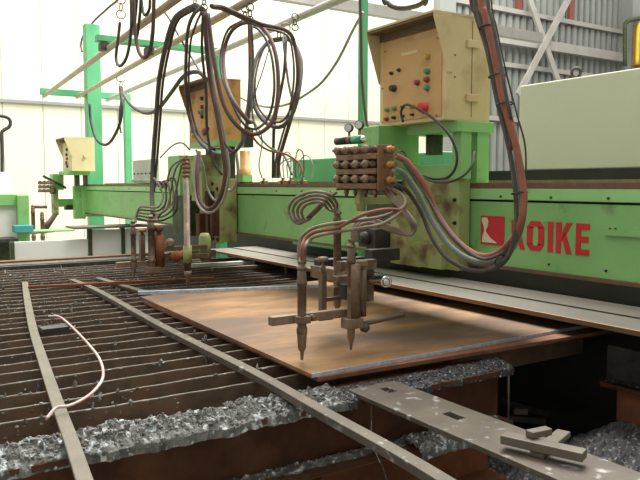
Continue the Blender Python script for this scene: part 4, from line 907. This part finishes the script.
tag(MB().box(gx(30), at(75, 236, Y=8.9).x, 8.9, 9.2, .9, gz(234)).build('low_beam', 'green', bevel=.005), 'low green box beam between the green machine and the gantry end', 'beam')
p0 = at(-20, 199, Y=8.9); p1 = at(14, 196, Y=8.9)
t = MB().hull([(p0.x, 8.85, gz(197)), (p1.x, 8.85, gz(197)), (p1.x, 9.1, gz(197)), (p0.x, 9.1, gz(197)), (p0.x, 8.9, gz(172)), (gx(9), 8.9, gz(172)), (gx(9), 9.1, gz(172)), (p0.x, 9.1, gz(172))]).build('machine_hood', 'paper', bevel=.01)
tag(t, 'pale lavender hood sitting on the green machine at the far left', 'machine hood')
pts = [at(u, v, Y=8.98) for u, v in ((2, 173), (2, 150), (1.5, 134), (4, 130), (9, 127), (10.5, 122), (8, 118), (1, 116), (-8, 116))]
tag(MB().tube(pts, .02).build('lamp_arm', 'h_black'), 'black gooseneck lamp arm rising from the lavender hood', 'lamp arm')

G = {'rubber_hose': 'rubber hoses around the gantry', 'cable_tie': 'black ties on the hoses', 'chain_hook': 'hooks hanging the hoses', 'cutting_torch': 'cutting torches', 'air_valve': 'black valves on the beam top', 'air_tube': 'looped air tubes on the beam top',
     'overhead_pipe': 'overhead hose pipes', 'steel_block': 'scrap blocks on the slotted plank', 'control_panel': 'control panels over the gantry', 'torch_carriage': 'torch carriages on the gantry beam', 'steel_plate': 'rusty plates on the table', 'pressure_gauge': 'gauges over the manifold',
     'steel_offcut': 'offcuts in the pit', 'cross_arm': 'torch cross arms', 'holder_slide': 'torch holder slides', 'portal_frame': 'green portal frames', 'valve_manifold': 'valve manifolds', 'cable': 'loose cables', 'flat_bar': 'flat bars on the table', 'square_bar': 'square bars on the table', 'flat_strip': 'strips on the far slats'}
for o in list(COL.objects):
    if o.parent is None and 'label' in o and o.name.split('.')[0] in G: o['group'] = G[o.name.split('.')[0]]
# ================================================================== LIGHT
def area(name, loc, size, sy, power, rot, col=(1, 1, 1)):
    l = bpy.data.lights.new(name, 'AREA'); l.shape = 'RECTANGLE'; l.size = size; l.size_y = sy; l.energy = power; l.color = col
    o = bpy.data.objects.new(name, l); COL.objects.link(o); o.location = loc; o.rotation_euler = rot; return o
area('back_wall_fill', (9, 15.5, 12), 24, 5, 1300, (math.radians(35), 0, 0), (1, .99, .94))  # area lamp added to brighten the back wall; no skylight is built
area('table_overhead_fill', (5.5, 7, 9), 5, 9, 1100, (0, math.radians(18), 0), (1, .98, .93))  # area lamp added above the table; no roof is modelled
W = bpy.data.worlds.new('world'); SC.world = W; W.use_nodes = True
bg = W.node_tree.nodes['Background']; bg.inputs['Color'].default_value = (1.0, .99, .95, 1); bg.inputs['Strength'].default_value = .85
SC.view_settings.view_transform = 'Standard'; SC.view_settings.look = 'None'; SC.view_settings.gamma = 1; SC.view_settings.use_curve_mapping = False
SC.view_settings.exposure = 1.1
